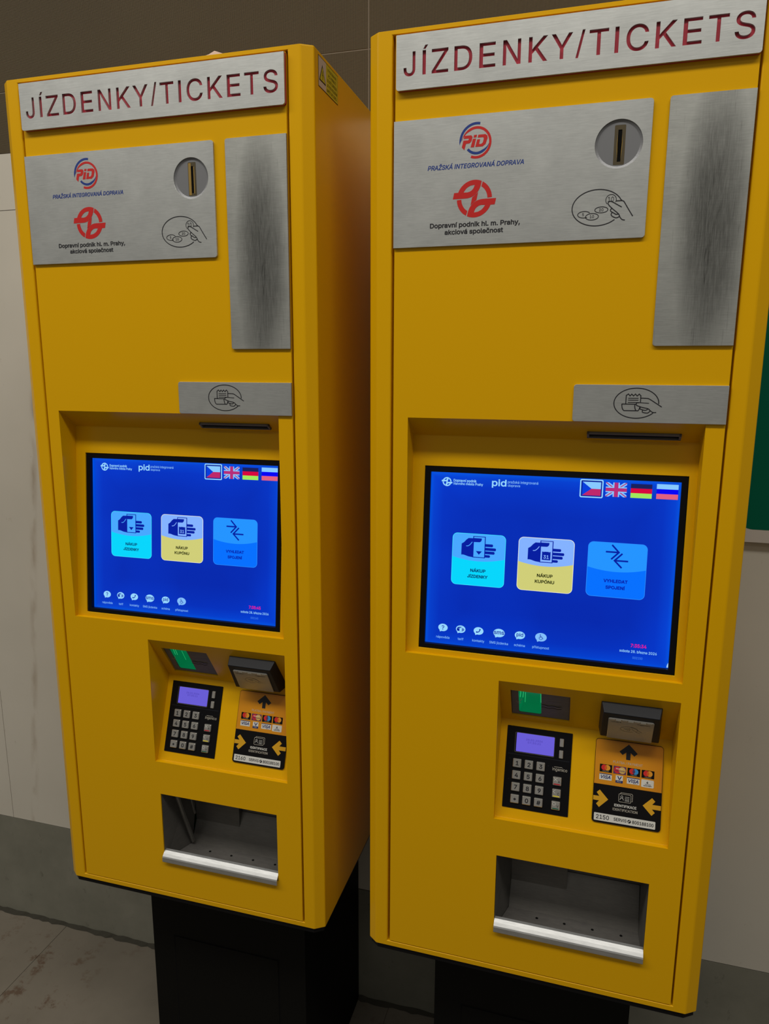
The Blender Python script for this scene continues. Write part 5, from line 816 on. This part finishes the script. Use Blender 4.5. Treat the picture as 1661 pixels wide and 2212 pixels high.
    ',103,139,8,8,-8,-8,92,105,0,15,0,-13,102,72,-7,9,7,-9,130,52,-12,5,12,-5;b424|229,-8,32,0,-23,0,172,4,15,-8,-15,8,138,31,8,-10,-8,10,118,59,5,-8,-2,0,112,59,2,~,-20,112,~,20,-2~,53,0,2~,0,170,53,509,0,-170,2~,114,509,-2~,0,-63,114,319,0,63,1,0,118,319,-1,0,5,8,137,346,-8,-10,8,10,171,373,-15,-8,15,8,229,384,-24,0,32,0,313,361,-24,16,24,-16,370,293,-14,29,14,-29,390,189,0,4~,-40,370,84,14,29,-14,-29,313,16,24,16,-24,-16|220,47,-23,0,23,0,279,66,-16,-13,16,13,316,117,-8,-22,8,22,328,189,0,-27,0,27,316,261,8,-21,-8,21,280,311,16,-12,-16,12,220,330,24,0,-23,0,161,312,16,12,-16,-12,125,263,8,21,-8,-21,113,189,0,28,0,-28,125,115,-8,21,8,-21,162,65,-16,12,16,-12;c396|207,-8,19,0,-34,0,117,16,26,-16,-26,16,56,85,15,-29,-15,29,34,187,0,-39,0,40,56,291,-15,-29,15,29,117,360,-26,-16,26,16,207,384,-34,0,19,0,260,377,-17,5,17,-5,305,356,-14,9,14,-9,340,322,-10,13,10,-13,362,277,-5,17,-20,-5,303,262,20,5,-3,10,290,289,6,-8,-6,8,270,311,8,-6,-8,6,242,325,10,-3,-10,3,207,330,13,0,-25,0,145,310,16,13,-16,-13,108,258,8,22,-8,-22,96,187,0,26,0,-25,108,117,-8,21,8,-21,145,66,-16,13,16,-13,207,46,-25,0,13,0,243,52,-11,-3,11,3,271,66,-8,-6,8,6,292,89,-6,-9,6,9,304,117,-3,-10,20,-5,363,102,-20,5,-5,-17,341,56,10,14,-10,-14,306,21,14,10,-14,-10,261,-1,17,5,-17,-5;d424|195,-8,23,0,-32,0,111,16,24,-16,-24,16,55,84,14,-29,-14,29,34,189,0,-4~,40,55,293,-14,-29,14,29,112,361,-24,-16,24,16,196,384,-32,0,24,0,253,373,-15,8,15,-8,287,346,-8,10,8,-10,306,319,-4,8,1,0,311,319,-1,~,63,311,509,0,-63,2~,372,509,-2~,0,-170,372,~,170,-2~,313,0,2~,0,20,313,59,0,-20,-2,0,307,59,2,0,-5,-8,287,31,9,10,-9,-10,252,4,15,8,-15,-8|205,47,-23,0,23,0,263,65,-16,-12,16,12,299,115,-8,-21,8,21,312,189,0,-28,0,28,300,263,8,-21,-8,21,263,312,16,-12,-16,12,205,330,23,0,-24,0,145,311,16,12,-16,-12,108,261,8,21,-8,-21,96,189,0,27,0,-27,109,117,-8,22,8,-22,145,66,-16,13,16,-13;e404|212,-8,26,0,-37,0,117,16,27,-16,-27,16,56,85,14,-29,-14,29,34,187,0,-39,0,39,55,290,-14,-30,14,30,115,359,-26,-17,26,17,205,384,-34,0,21,0,266,374,-20,7,20,-7,319,341,-16,15,16,-15,357,282,-9,24,9,-24,371,194,0,34,0,-8,371,169,0,8,-99,0,75,169,99,~,17,75,221,0,-17,88,0,338,221,-88,0,-9,-6,310,202,9,6,0,25,298,269,8,-19,-8,19,263,314,15,-11,-15,11,205,330,23,0,-23,0,146,313,16,11,-16,-11,109,270,9,18,-9,-18,96,211,0,21,0,-11,96,178,0,11,0,-28,110,106,-10,20,10,-20,151,61,-17,10,17,-10,212,46,-23,0,15,0,254,53,-12,-4,12,4,285,73,-9,-9,9,9,306,105,-5,-13,20,-5,365,91,-20,5,-6,-20,335,39,14,15,-14,-15,283,4,21,8,-21,-8;f254|228,379,-74,~,-17,228,327,0,17,-74,0,6,327,74,~,17,6,379,0,-17,74,0|81,0,2~,0,144,81,432,0,-144,0,22,96,486,-10,-15,10,15,135,519,-16,-7,16,7,187,530,-18,0,14,0,222,527,-9,2,9,-2,243,521,-4,2,-5,-18,227,468,5,18,-3,1,215,472,5,-1,-5,1,195,474,8,0,-18,0,154,460,8,9,-8,-9,142,419,0,18,0,-140,142,~,140,-2~;g425|207,-151,31,0,-28,0,134,-140,21,-7,-21,7,82,-110,14,-12,-14,12,51,-69,8,-15,17,10,101,-41,-17,-10,5,-8,122,-66,-8,9,8,-9,154,-88,-14,6,14,-6,207,-97,-21,0,31,0,282,-75,-19,-15,19,15,311,-6,0,-31,0,25,311,68'
    ',0,-25,-2,0,306,68,2,0,-5,-8,287,41,8,10,-8,-10,252,16,15,7,-15,-7,195,5,24,0,-3~,113,27,24,-15,-24,15,55,90,14,-28,-14,28,34,191,0,-4~,39,55,293,-14,-29,14,29,112,361,-24,-16,24,16,196,384,-31,0,24,0,253,373,-15,8,15,-8,288,346,-8,10,8,-10,308,319,-5,8,2,0,313,319,-2,~,20,313,379,0,-20,2~,372,379,-2~,0,-129,372,-9,0,129,0,-33,350,-90,15,21,-15,-21,291,-136,25,10,-25,-10|205,59,-23,0,23,0,264,75,-16,-11,16,11,300,121,-8,-20,8,20,312,193,0,-28,0,27,300,264,8,-20,-8,20,264,312,16,-12,-16,12,205,330,23,0,-24,0,145,312,16,12,-16,-12,109,262,8,21,-8,-21,96,193,0,26,0,-27,109,123,-8,20,8,-20,145,76,-16,11,16,-11;h410|114,227,0,22,0,-76,114,~,76,-2~,53,0,2~,0,170,53,509,0,-170,2~,114,509,-2~,0,-74,114,287,0,74,-4,0,102,287,4,0,12,35,152,362,-22,-15,22,15,227,384,-29,0,26,0,295,369,-19,11,19,-11,341,321,-11,21,11,-21,357,24~,32,0,-80,357,~,80,-2~,296,0,2~,0,78,296,235,0,-78,0,30,273,304,15,-17,-15,17,210,329,27,0,-18,0,161,317,15,8,-15,-8,126,283,8,15,-8,-15;i167|53,0,2~,0,126,53,379,0,-126,2~,114,379,-2~,0,-126,114,~,126,-2~|84,443,12,0,-12,0,54,455,8,-8,-8,8,41,483,0,-11,0,11,54,512,-8,-8,8,8,84,524,-12,0,12,0,114,512,-8,8,8,-8,126,483,0,11,0,-11,114,455,8,8,-8,-8;j167|53,379,0,-136,2~,114,379,-2~,0,-136,114,-3~,136,0,-23,102,-90,8,17,-8,-17,65,-129,16,9,-16,-9,4,-143,24,0,-5,0,-10,-143,5,~,19,-10,-87,0,-19,4,0,2,-87,-4,0,18,0,40,-72,-8,-10,8,10,53,-29,0,-19,0,136|83,443,12,0,-12,0,53,455,8,-8,-8,8,41,483,0,-11,0,11,53,512,-8,-8,8,8,83,524,-12,0,12,0,114,512,-8,8,8,-8,126,483,0,11,0,-11,114,455,8,8,-8,-8;k381|110,137,22,21,0,25,110,212,0,-25,4,0,121,212,-4,0,55,56,284,379,-55,-56,25,0,360,379,-25,0,-59,-60,184,199,59,60,-2,0,177,199,2,0,-22,-21|53,0,2~,0,170,53,509,0,-170,2~,114,509,-2~,0,-170,114,~,170,-2~|294,0,26,0,-49,62,148,186,49,-62,14,14,191,229,-14,-14,60,-76,372,0,-60,76,-26,0;l189|139,-2,8,0,-29,0,74,20,14,-15,-14,15,53,84,0,-28,0,141,53,509,0,-141,2~,114,509,-2~,0,-137,114,99,0,137,0,-17,120,62,-4,7,4,-7,146,52,-13,0,6,0,160,53,-3,0,3,0,170,54,-3,-1,4,-17,181,3,-4,17,-5,-1,162,-1,7,1,-7,-1;m610|53,0,2~,0,126,53,379,0,-126,2~,112,379,-2~,0,-28,112,295,0,28,-2,0,108,295,2,0,5,20,132,346,-11,-13,11,13,172,376,-15,-7,15,7,219,386,-16,0,28,0,287,361,-17,17,17,-17,321,295,-5,27,-3,0,312,295,3,0,5,19,337,343,-12,-14,12,14,381,375,-17,-8,17,8,437,386,-2~,22,0,497,372,-18,10,18,-10,541,328,-11,19,11,-19,557,255,0,3~,-85,557,~,85,-2~,496,0,2~,0,85,496,254,0,-85,0,28,473,313,15,-12,-15,12,419,330,2~,-17,0,374,320,13,7,-13,-7,345,290,7,13,-7,-13,335,247,0,16,0,-82,335,~,82,-2~,274,0,2~,0,87,274,26~,-87,0,21,253,311,14,-13,-14,13,199,330,22,0,-15,0,158,320,13,7,-13,-7,126,289,8,14,-8,-14,114,238,0,2~,-79,114,~,79,-2~;n410|114,227,0,22,0,-76,114,~,76,-2~,53,0,2~,0,126,53,379,0,-126,2~,112,379,-2~,0,-31,112,287,0,31,-3,0,102,287,3,0,12,35,152,362,-22,-15,22,15,227,384,-29,0,26,0,295,369,-19,11,19,-11,341,321,-11,21,11,-21,357,24~,32,0,-80,357,~,80,-2~,296,0,2~,0,78,296,235,0,-78,0,30,273,304,15,-17,-15,17,210,329,27,0,-18,0,161,317,15,8,-15,-8,126,283,8,1'
    '5,-8,-15;o415|207,-8,35,0,-34,0,117,16,26,-16,-26,16,56,85,15,-29,-15,29,34,187,0,-39,0,40,56,291,-15,-29,15,29,117,360,-26,-16,26,16,207,384,-34,0,35,0,299,360,-26,16,26,-16,359,291,-14,29,14,-29,381,187,0,4~,-39,359,85,14,29,-14,-29,299,16,26,16,-26,-16|207,46,-25,0,25,0,270,66,-17,-13,17,13,307,117,-8,-21,8,21,319,187,0,-25,0,25,307,258,8,-22,-8,22,270,310,17,-13,-17,13,207,330,25,0,-25,0,145,310,16,13,-16,-13,108,258,8,22,-8,-22,96,187,0,26,0,-25,108,117,-8,21,8,-21,145,66,-16,13,16,-13;p424|53,-143,2~,0,174,53,379,0,-174,2~,112,379,-2~,0,-20,112,319,0,20,2,0,118,319,-2,0,5,8,137,346,-8,-10,8,10,171,373,-15,-8,15,8,229,384,-24,0,32,0,313,361,-24,16,24,-16,370,293,-14,29,14,-29,390,189,0,4~,-40,370,84,14,29,-14,-29,313,16,24,16,-24,-16,229,-8,32,0,-23,0,173,4,15,-8,-15,8,138,31,8,-10,-8,10,118,59,5,-8,-1,0,114,59,1,~,-67,114,-143,0,67,-2~|220,47,-23,0,23,0,279,66,-16,-13,16,13,316,117,-8,-22,8,22,328,189,0,-27,0,27,316,261,8,-21,-8,21,280,311,16,-12,-16,12,220,330,24,0,-23,0,161,312,16,12,-16,-12,125,263,8,21,-8,-21,113,189,0,28,0,-28,125,115,-8,21,8,-21,162,65,-16,12,16,-12;r259|53,0,2~,0,126,53,379,0,-126,2~,112,379,-2~,0,-19,112,321,0,19,1,0,115,321,-1,0,7,19,152,367,-18,-12,18,12,213,385,-23,0,5,0,229,384,-6,0,6,0,243,384,-3,~,-20,243,322,0,20,-2,0,230,324,7,-1,-7,1,207,326,8,0,-18,0,159,315,14,7,-14,-7,126,284,8,13,-8,-13,114,237,0,18,0,-79,114,~,79,-2~;s365|182,-8,29,0,-26,0,112,3,20,-8,-20,8,62,38,13,-15,-13,15,36,94,4,-22,19,4,94,107,-19,-4,5,-21,124,60,-15,10,15,-10,181,45,-23,0,26,0,244,62,-16,-11,16,11,268,103,0,-16,0,13,254,136,9,-9,-9,9,212,155,19,-4,-21,5,149,170,21,-5,-34,8,72,208,17,-17,-17,17,47,274,0,-27,0,22,65,332,-12,-17,12,17,115,370,-21,-9,21,9,187,384,-27,0,26,0,254,372,-19,8,19,-8,299,339,-11,14,11,-14,324,290,-5,19,-19,-4,268,277,19,4,-5,14,243,316,12,-11,-12,11,187,333,24,0,-23,0,131,317,15,10,-15,-10,109,277,0,16,0,-14,124,243,-10,9,10,-9,172,223,-22,5,19,-5,229,209,-19,5,35,-8,306,171,-17,17,17,-17,331,107,0,26,0,-22,312,47,13,17,-13,-17,260,6,23,10,-23,-10;t227|204,379,-66,~,-17,204,327,0,17,-66,0,6,327,66,~,17,6,379,0,-17,66,0|65,471,0,-126,2~,126,471,-2~,0,-125,126,98,0,125,0,-17,136,61,-7,8,7,-8,170,50,-16,0,4,0,185,51,-6,-1,6,1,202,54,-5,-1,4,-17,213,2,-4,17,-6,-2,192,-3,8,1,-8,-1,168,-4,8,0,-33,0,92,21,18,-17,-18,17,65,93,0,-31,0,126;u410|182,-5,28,0,-25,0,115,11,19,-11,-19,11,69,59,11,-21,-11,21,53,139,0,-32,0,80,53,379,0,-80,2~,114,379,-2~,0,-78,114,144,0,78,0,-30,137,75,-15,17,15,-17,200,50,-27,0,18,0,249,62,-14,-8,14,8,283,97,-8,-15,8,15,296,153,0,-22,0,76,296,379,0,-76,2~,357,379,-2~,0,-126,357,~,126,-2~,298,0,2~,0,31,298,92,0,-31,3,0,307,92,-3,0,-12,-35,257,17,22,15,-22,-15;v389|163,0,21,0,-48,126,17,379,48,-126,22,0,84,379,-22,0,27,-75,165,155,-27,75,8,-23,187,87,-6,23,6,-23,206,21,-6,21,-7,0,184,21,7,0,7,21,203,87,-6,-23,6,23,224,155,-8,-23,27,75,305,379,-27,-75,22,0,371,379,-22,0,-48,-126,226,0,48,126,-21,0;y389|47,-139,4,-2,5,18,61,-86,-5,-18,3,-1,71,-87,-3,1,12,-3,104,-89,-10,-2,10,2,130,-74,-8,-8,'
    '8,8,151,-36,-6,-17,4,11,163,-1,-4,-11,-48,127,17,379,48,-127,22,0,84,379,-22,0,27,-75,165,155,-27,75,8,-23,187,87,-6,23,6,-23,206,21,-7,21,-7,0,184,21,7,0,6,21,202,87,-6,-23,6,23,224,155,-8,-23,27,75,305,379,-27,-75,22,0,371,379,-22,0,-56,-146,204,-58,56,146,-8,-20,177,-107,11,13,-11,-13,139,-136,14,6,-14,-6,91,-145,18,0,-1~,65,-143,8,-1,-8,1;z380|42,0,99,~,15,42,46,0,-15,71,91,254,320,-71,-91,0,1,254,323,0,-1,-69,0,48,323,69,~,19,48,379,0,-19,95,0,333,379,-95,~,-16,333,331,0,16,-69,-90,126,60,69,9~,-1,126,56,0,1,71,0,339,56,-71,~,-19,339,~,19,-99,0;Á480|16,0,23,0,62,170,201,509,-62,-170,25,0,276,509,-25,0,62,-170,463,0,-62,170,-23,0,395,0,23,0,-36,101,287,302,36,-101,-7,19,264,372,9,-28,-9,28,232,478,13,-43,4,0,245,478,-4,0,-13,-43,213,371,9,28,-9,-28,191,302,6,18,-35,-101,85,0,35,101,-23,0|110,142,87,~,19,110,199,0,-19,87,0,370,199,-87,~,-19,370,142,0,19,-87,0|213,558,17,0,16,33,260,659,-16,-33,23,0,329,659,-23,0,-22,-33,263,558,22,33,-17,0;Í300|31,0,79,~,19,31,57,0,-19,29,0,118,57,-29,~,132,118,452,0,-132,-29,0,31,452,29,~,19,31,509,0,-19,79,0,269,509,-79,~,-19,269,452,0,19,-29,0,183,452,29,~,-132,183,57,0,132,29,0,269,57,-29,~,-19,269,~,19,-79,0|124,558,17,0,16,33,171,659,-16,-33,23,0,240,659,-23,0,-22,-33,174,558,22,33,-17,0;Ó533|267,-7,44,0,-44,0,150,25,34,-21,-34,21,70,115,20,-39,-20,39,40,254,0,-53,0,54,70,393,-20,-39,20,39,150,484,-34,-21,34,21,267,516,-44,0,44,0,384,484,-34,21,34,-21,464,393,-19,39,19,-39,493,254,0,54,0,-53,464,115,19,39,-19,-39,384,25,34,21,-34,-21|267,53,-3~,3~,349,76,-25,-15,25,15,408,144,-15,-30,15,30,430,254,0,-43,0,44,408,365,15,-30,-15,30,349,433,25,-15,-25,15,267,456,3~,-3~,184,433,25,15,-25,-15,125,364,15,30,-15,-30,103,254,0,43,0,-43,125,144,-15,30,15,-30,184,76,-25,15,25,-15|240,558,17,0,16,33,288,659,-16,-33,23,0,356,659,-23,0,-22,-33,290,558,22,33,-17,0;Ý472|203,0,22,~,69,203,208,0,-69,-62,100,16,509,62,-100,25,0,91,509,-25,0,34,-55,192,344,-34,55,11,-18,222,292,-9,17,9,-17,250,230,-9,24,-9,0,224,230,9,0,9,25,251,293,-9,-17,9,17,280,344,-10,-18,34,55,381,509,-34,-55,25,0,455,509,-25,0,-62,-100,268,208,62,10~,-69,268,~,69,-22,0|209,558,17,0,16,33,257,659,-16,-33,23,0,325,659,-23,0,-22,-33,259,558,22,33,-17,0;á389|160,-9,22,0,-24,0,94,5,20,-9,-20,9,48,45,11,-17,-11,17,30,108,0,-25,0,22,43,161,-9,-14,9,14,78,193,-14,-8,14,8,125,211,-18,-4,18,4,178,220,-18,-2,23,3,234,227,-14,-2,14,2,265,235,-7,-4,7,4,276,255,0,-9,0,1,276,257,0,-1,0,16,267,297,6,-11,-6,11,240,322,12,-6,-12,6,196,331,18,0,-18,0,149,322,13,6,-13,-6,118,301,8,9,-8,-9,100,274,4,9,-20,6,41,291,20,-6,9,23,79,346,-16,-14,16,14,133,375,-20,-6,20,6,194,384,-2~,14,0,239,379,-16,3,16,-3,286,360,-15,9,15,-9,322,320,-10,18,10,-18,337,251,0,28,0,-84,337,~,84,-2~,277,0,2~,0,17,277,52,0,-17,-1,0,272,52,1,0,-4,-9,252,25,9,9,-9,-9,215,1,15,6,-15,-6|170,45,-15,0,23,0,228,59,-16,-9,16,9,263,93,-8,-14,8,14,276,138,0,-16,0,17,276,19~,-17,-3,-3,259,182,8,2,-8,-2,231,176,11,2,-11,-2,200,171,10,1,-10,-1,175,168,6,1,-15,-2,134,159,13,4,-13,-4,103,139,8,8,-8,-8,92,105,0,'
    '15,0,-13,102,72,-7,9,7,-9,130,52,-12,5,12,-5|162,429,17,0,16,33,210,529,-16,-33,23,0,278,529,-23,0,-22,-33,212,429,22,33,-17,0;é404|212,-8,26,0,-37,0,117,16,27,-16,-27,16,56,85,14,-29,-14,29,34,187,0,-39,0,39,55,290,-14,-30,14,30,115,359,-26,-17,26,17,205,384,-34,0,21,0,266,374,-20,7,20,-7,319,341,-16,15,16,-15,357,282,-9,24,9,-24,371,194,0,34,0,-8,371,169,0,8,-99,0,75,169,99,~,17,75,221,0,-17,88,0,338,221,-88,0,-9,-6,310,202,9,6,0,25,298,269,8,-19,-8,19,263,314,15,-11,-15,11,205,330,23,0,-23,0,146,313,16,11,-16,-11,109,270,9,18,-9,-18,96,211,0,21,0,-11,96,178,0,11,0,-28,110,106,-10,20,10,-20,151,61,-17,10,17,-10,212,46,-23,0,15,0,254,53,-12,-4,12,4,285,73,-9,-9,9,9,306,105,-5,-13,20,-5,365,91,-20,5,-6,-20,335,39,14,15,-14,-15,283,4,21,8,-21,-8|177,429,17,0,16,33,225,529,-16,-33,23,0,293,529,-23,0,-22,-33,227,429,22,33,-17,0;í167|53,0,2~,0,126,53,379,0,-126,2~,114,379,-2~,0,-126,114,~,126,-2~|57,429,17,0,16,33,104,529,-16,-33,23,0,173,529,-23,0,-22,-33,107,429,22,33,-17,0;č396|207,-8,19,0,-34,0,117,16,26,-16,-26,16,56,85,15,-29,-15,29,34,187,0,-39,0,40,56,291,-15,-29,15,29,117,360,-26,-16,26,16,207,384,-34,0,19,0,260,377,-17,5,17,-5,305,356,-14,9,14,-9,340,322,-10,13,10,-13,362,277,-5,17,-20,-5,303,262,20,5,-3,10,290,289,6,-8,-6,8,270,311,8,-6,-8,6,242,325,10,-3,-10,3,207,330,13,0,-25,0,145,310,16,13,-16,-13,108,258,8,22,-8,-22,96,187,0,26,0,-25,108,117,-8,21,8,-21,145,66,-16,13,16,-13,207,46,-25,0,13,0,243,52,-11,-3,11,3,271,66,-8,-6,8,6,292,89,-6,-9,6,9,304,117,-3,-10,20,-5,363,102,-20,5,-5,-17,341,56,10,14,-10,-14,306,21,14,10,-14,-10,261,-1,17,5,-17,-5|158,529,-2~,16,-20,207,469,-16,20,16,20,256,529,-16,-20,2~,317,529,-2~,0,-1,317,526,0,1,-27,-30,236,435,27,30,-19,0,178,435,19,0,-27,30,98,526,27,-3~,1,98,529,0,-1,2~;Ě419|6~,105,~,170,60,509,0,-170,104,0,372,509,-104,~,-19,372,452,0,19,-83,0,125,452,83,~,-55,125,286,0,55,77,0,355,286,-77,~,-19,355,229,0,19,-77,0,125,229,77,~,-57,125,57,0,57,84,0,375,57,-84,~,-19,375,~,19,-105,0|169,659,-2~,16,-20,218,599,-16,20,16,20,266,659,-16,-20,2~,327,659,-2~,0,-1,327,656,0,1,-27,-30,247,565,27,30,-19,0,189,565,19,0,-27,30,109,656,27,-3~,1,109,659,0,-1,2~;ě404|212,-8,26,0,-37,0,117,16,27,-16,-27,16,56,85,14,-29,-14,29,34,187,0,-39,0,39,55,290,-14,-30,14,30,115,359,-26,-17,26,17,205,384,-34,0,21,0,266,374,-20,7,20,-7,319,341,-16,15,16,-15,357,282,-9,24,9,-24,371,194,0,34,0,-8,371,169,0,8,-99,0,75,169,99,~,17,75,221,0,-17,88,0,338,221,-88,0,-9,-6,310,202,9,6,0,25,298,269,8,-19,-8,19,263,314,15,-11,-15,11,205,330,23,0,-23,0,146,313,16,11,-16,-11,109,270,9,18,-9,-18,96,211,0,21,0,-11,96,178,0,11,0,-28,110,106,-10,20,10,-20,151,61,-17,10,17,-10,212,46,-23,0,15,0,254,53,-12,-4,12,4,285,73,-9,-9,9,9,306,105,-5,-13,20,-5,365,91,-20,5,-6,-20,335,39,14,15,-14,-15,283,4,21,8,-21,-8|155,529,-2~,16,-20,204,469,-16,20,16,20,252,529,-16,-20,2~,313,529,-2~,0,-1,313,526,0,1,-27,-30,233,435,27,30,-19,0,175,435,19,0,-27,30,95,526,27,-3~,1,95,529,0,-1,2~;Ř449|6~,22,~,170,60,509,0,-170,59,0,236,509,-59,0,39,0,333,489,-26,13,2'
    '6,-13,390,433,-13,24,13,-24,409,352,0,3~,-30,390,271,13,23,-13,-23,333,217,26,13,-26,-13,236,198,39,0,-47,0,96,198,47,~,19,96,255,0,-19,46,0,234,255,-46,0,26,0,298,267,-16,-8,16,8,334,300,-8,-15,8,15,345,352,0,-2~,20,334,405,8,-15,-8,15,298,440,17,-8,-17,8,233,452,27,0,-36,0,125,452,36,~,-151,125,~,151,-22,0|353,0,25,0,-41,76,230,229,41,-76,24,0,303,229,-24,0,42,-76,428,0,-42,76,-25,0|173,659,-2~,16,-20,222,599,-16,20,16,20,270,659,-16,-20,2~,332,659,-2~,0,-1,332,656,0,1,-27,-30,251,565,27,30,-19,0,193,565,19,0,-27,30,113,656,27,-3~,1,113,659,0,-1,2~;ř259|53,0,2~,0,126,53,379,0,-126,2~,112,379,-2~,0,-19,112,321,0,19,1,0,115,321,-1,0,7,19,152,367,-18,-12,18,12,213,385,-23,0,5,0,229,384,-6,0,6,0,243,384,-3,~,-20,243,322,0,20,-2,0,230,324,7,-1,-7,1,207,326,8,0,-18,0,159,315,14,7,-14,-7,126,284,8,13,-8,-13,114,237,0,18,0,-79,114,~,79,-2~|94,529,-2~,16,-20,143,469,-16,20,16,20,192,529,-16,-20,2~,253,529,-2~,0,-1,253,526,0,1,-27,-30,172,435,27,30,-19,0,114,435,19,0,-27,30,34,526,27,-3~,1,34,529,0,-1,2~;Ž438|42,0,119,~,15,42,46,0,-15,77,113,273,385,-77,-113,10,15,306,431,-11,-15,11,15,341,476,-12,-15,2,-7,348,454,-2,7,-21,-1,285,452,21,0,-21,0,223,452,21,0,-61,0,40,452,61,~,19,40,509,0,-19,119,0,397,509,-119,~,-16,397,462,0,16,-76,-111,169,129,76,111,-11,-16,134,81,12,16,-12,-16,97,33,12,16,-2,7,90,54,2,-7,21,1,152,57,-21,0,21,0,214,57,-21,0,62,0,399,57,-62,~,-19,399,~,19,-119,0|170,659,-2~,16,-20,219,599,-16,20,16,20,268,659,-16,-20,2~,329,659,-2~,0,-1,329,656,0,1,-27,-30,248,565,27,30,-19,0,190,565,19,0,-27,30,110,656,27,-3~,1,110,659,0,-1,2~;ž380|42,0,99,~,15,42,46,0,-15,71,91,254,320,-71,-91,0,1,254,323,0,-1,-69,0,48,323,69,~,19,48,379,0,-19,95,0,333,379,-95,~,-16,333,331,0,16,-69,-90,126,60,69,9~,-1,126,56,0,1,71,0,339,56,-71,~,-19,339,~,19,-99,0|138,529,-2~,16,-20,187,469,-16,20,16,20,235,529,-16,-20,2~,296,529,-2~,0,-1,296,526,0,1,-27,-30,216,435,27,30,-19,0,158,435,19,0,-27,30,78,526,27,-3~,1,78,529,0,-1,2~; 188'
)
load_font(FONT_DATA)
m1 = machine(1, (0, 0, 0), 0.0, 0.0, 'left yellow ticket machine with a warning sticker on its side, screen clock 7:35:45')
m2 = machine(2, (0.5185, -0.0002, 0), -0.0084, 1.5, 'right yellow ticket machine beside the green sign, screen clock 7:35:34')
# ---------------------------------------------------------------- scrap of paper on top of the left machine
def paper():
    z = (FZ + 1195.6) / 1000
    V = [(.268, .006, 0), (.304, .004, 0), (.315, .03, 0.0), (.300, .052, 0.0), (.262, .065, 0.0), (.250, .024, 0.0), (.286, .012, .0085), (.292, .030, .005), (.272, .030, .0035), (.279, .010, .0045), (.296, .009, .0042)]
    F = [(0, 9, 8, 5), (9, 6, 8), (6, 7, 8), (6, 10, 7), (10, 1, 2, 7), (7, 2, 3), (8, 7, 3, 4), (5, 8, 4), (0, 1, 10, 6, 9)]
    mb = MB(); mb.add([(x - .283, y - .028, q) for x, y, q in V], F, PAPER)
    o = mb.obj('paper_scrap'); o.location = (.283, .028, z); o['label'] = 'small crumpled pinkish paper scrap lying on top of the left machine'; o['category'] = 'paper'
    md = o.modifiers.new('thickness', 'SOLIDIFY'); md.thickness = .0003
paper()
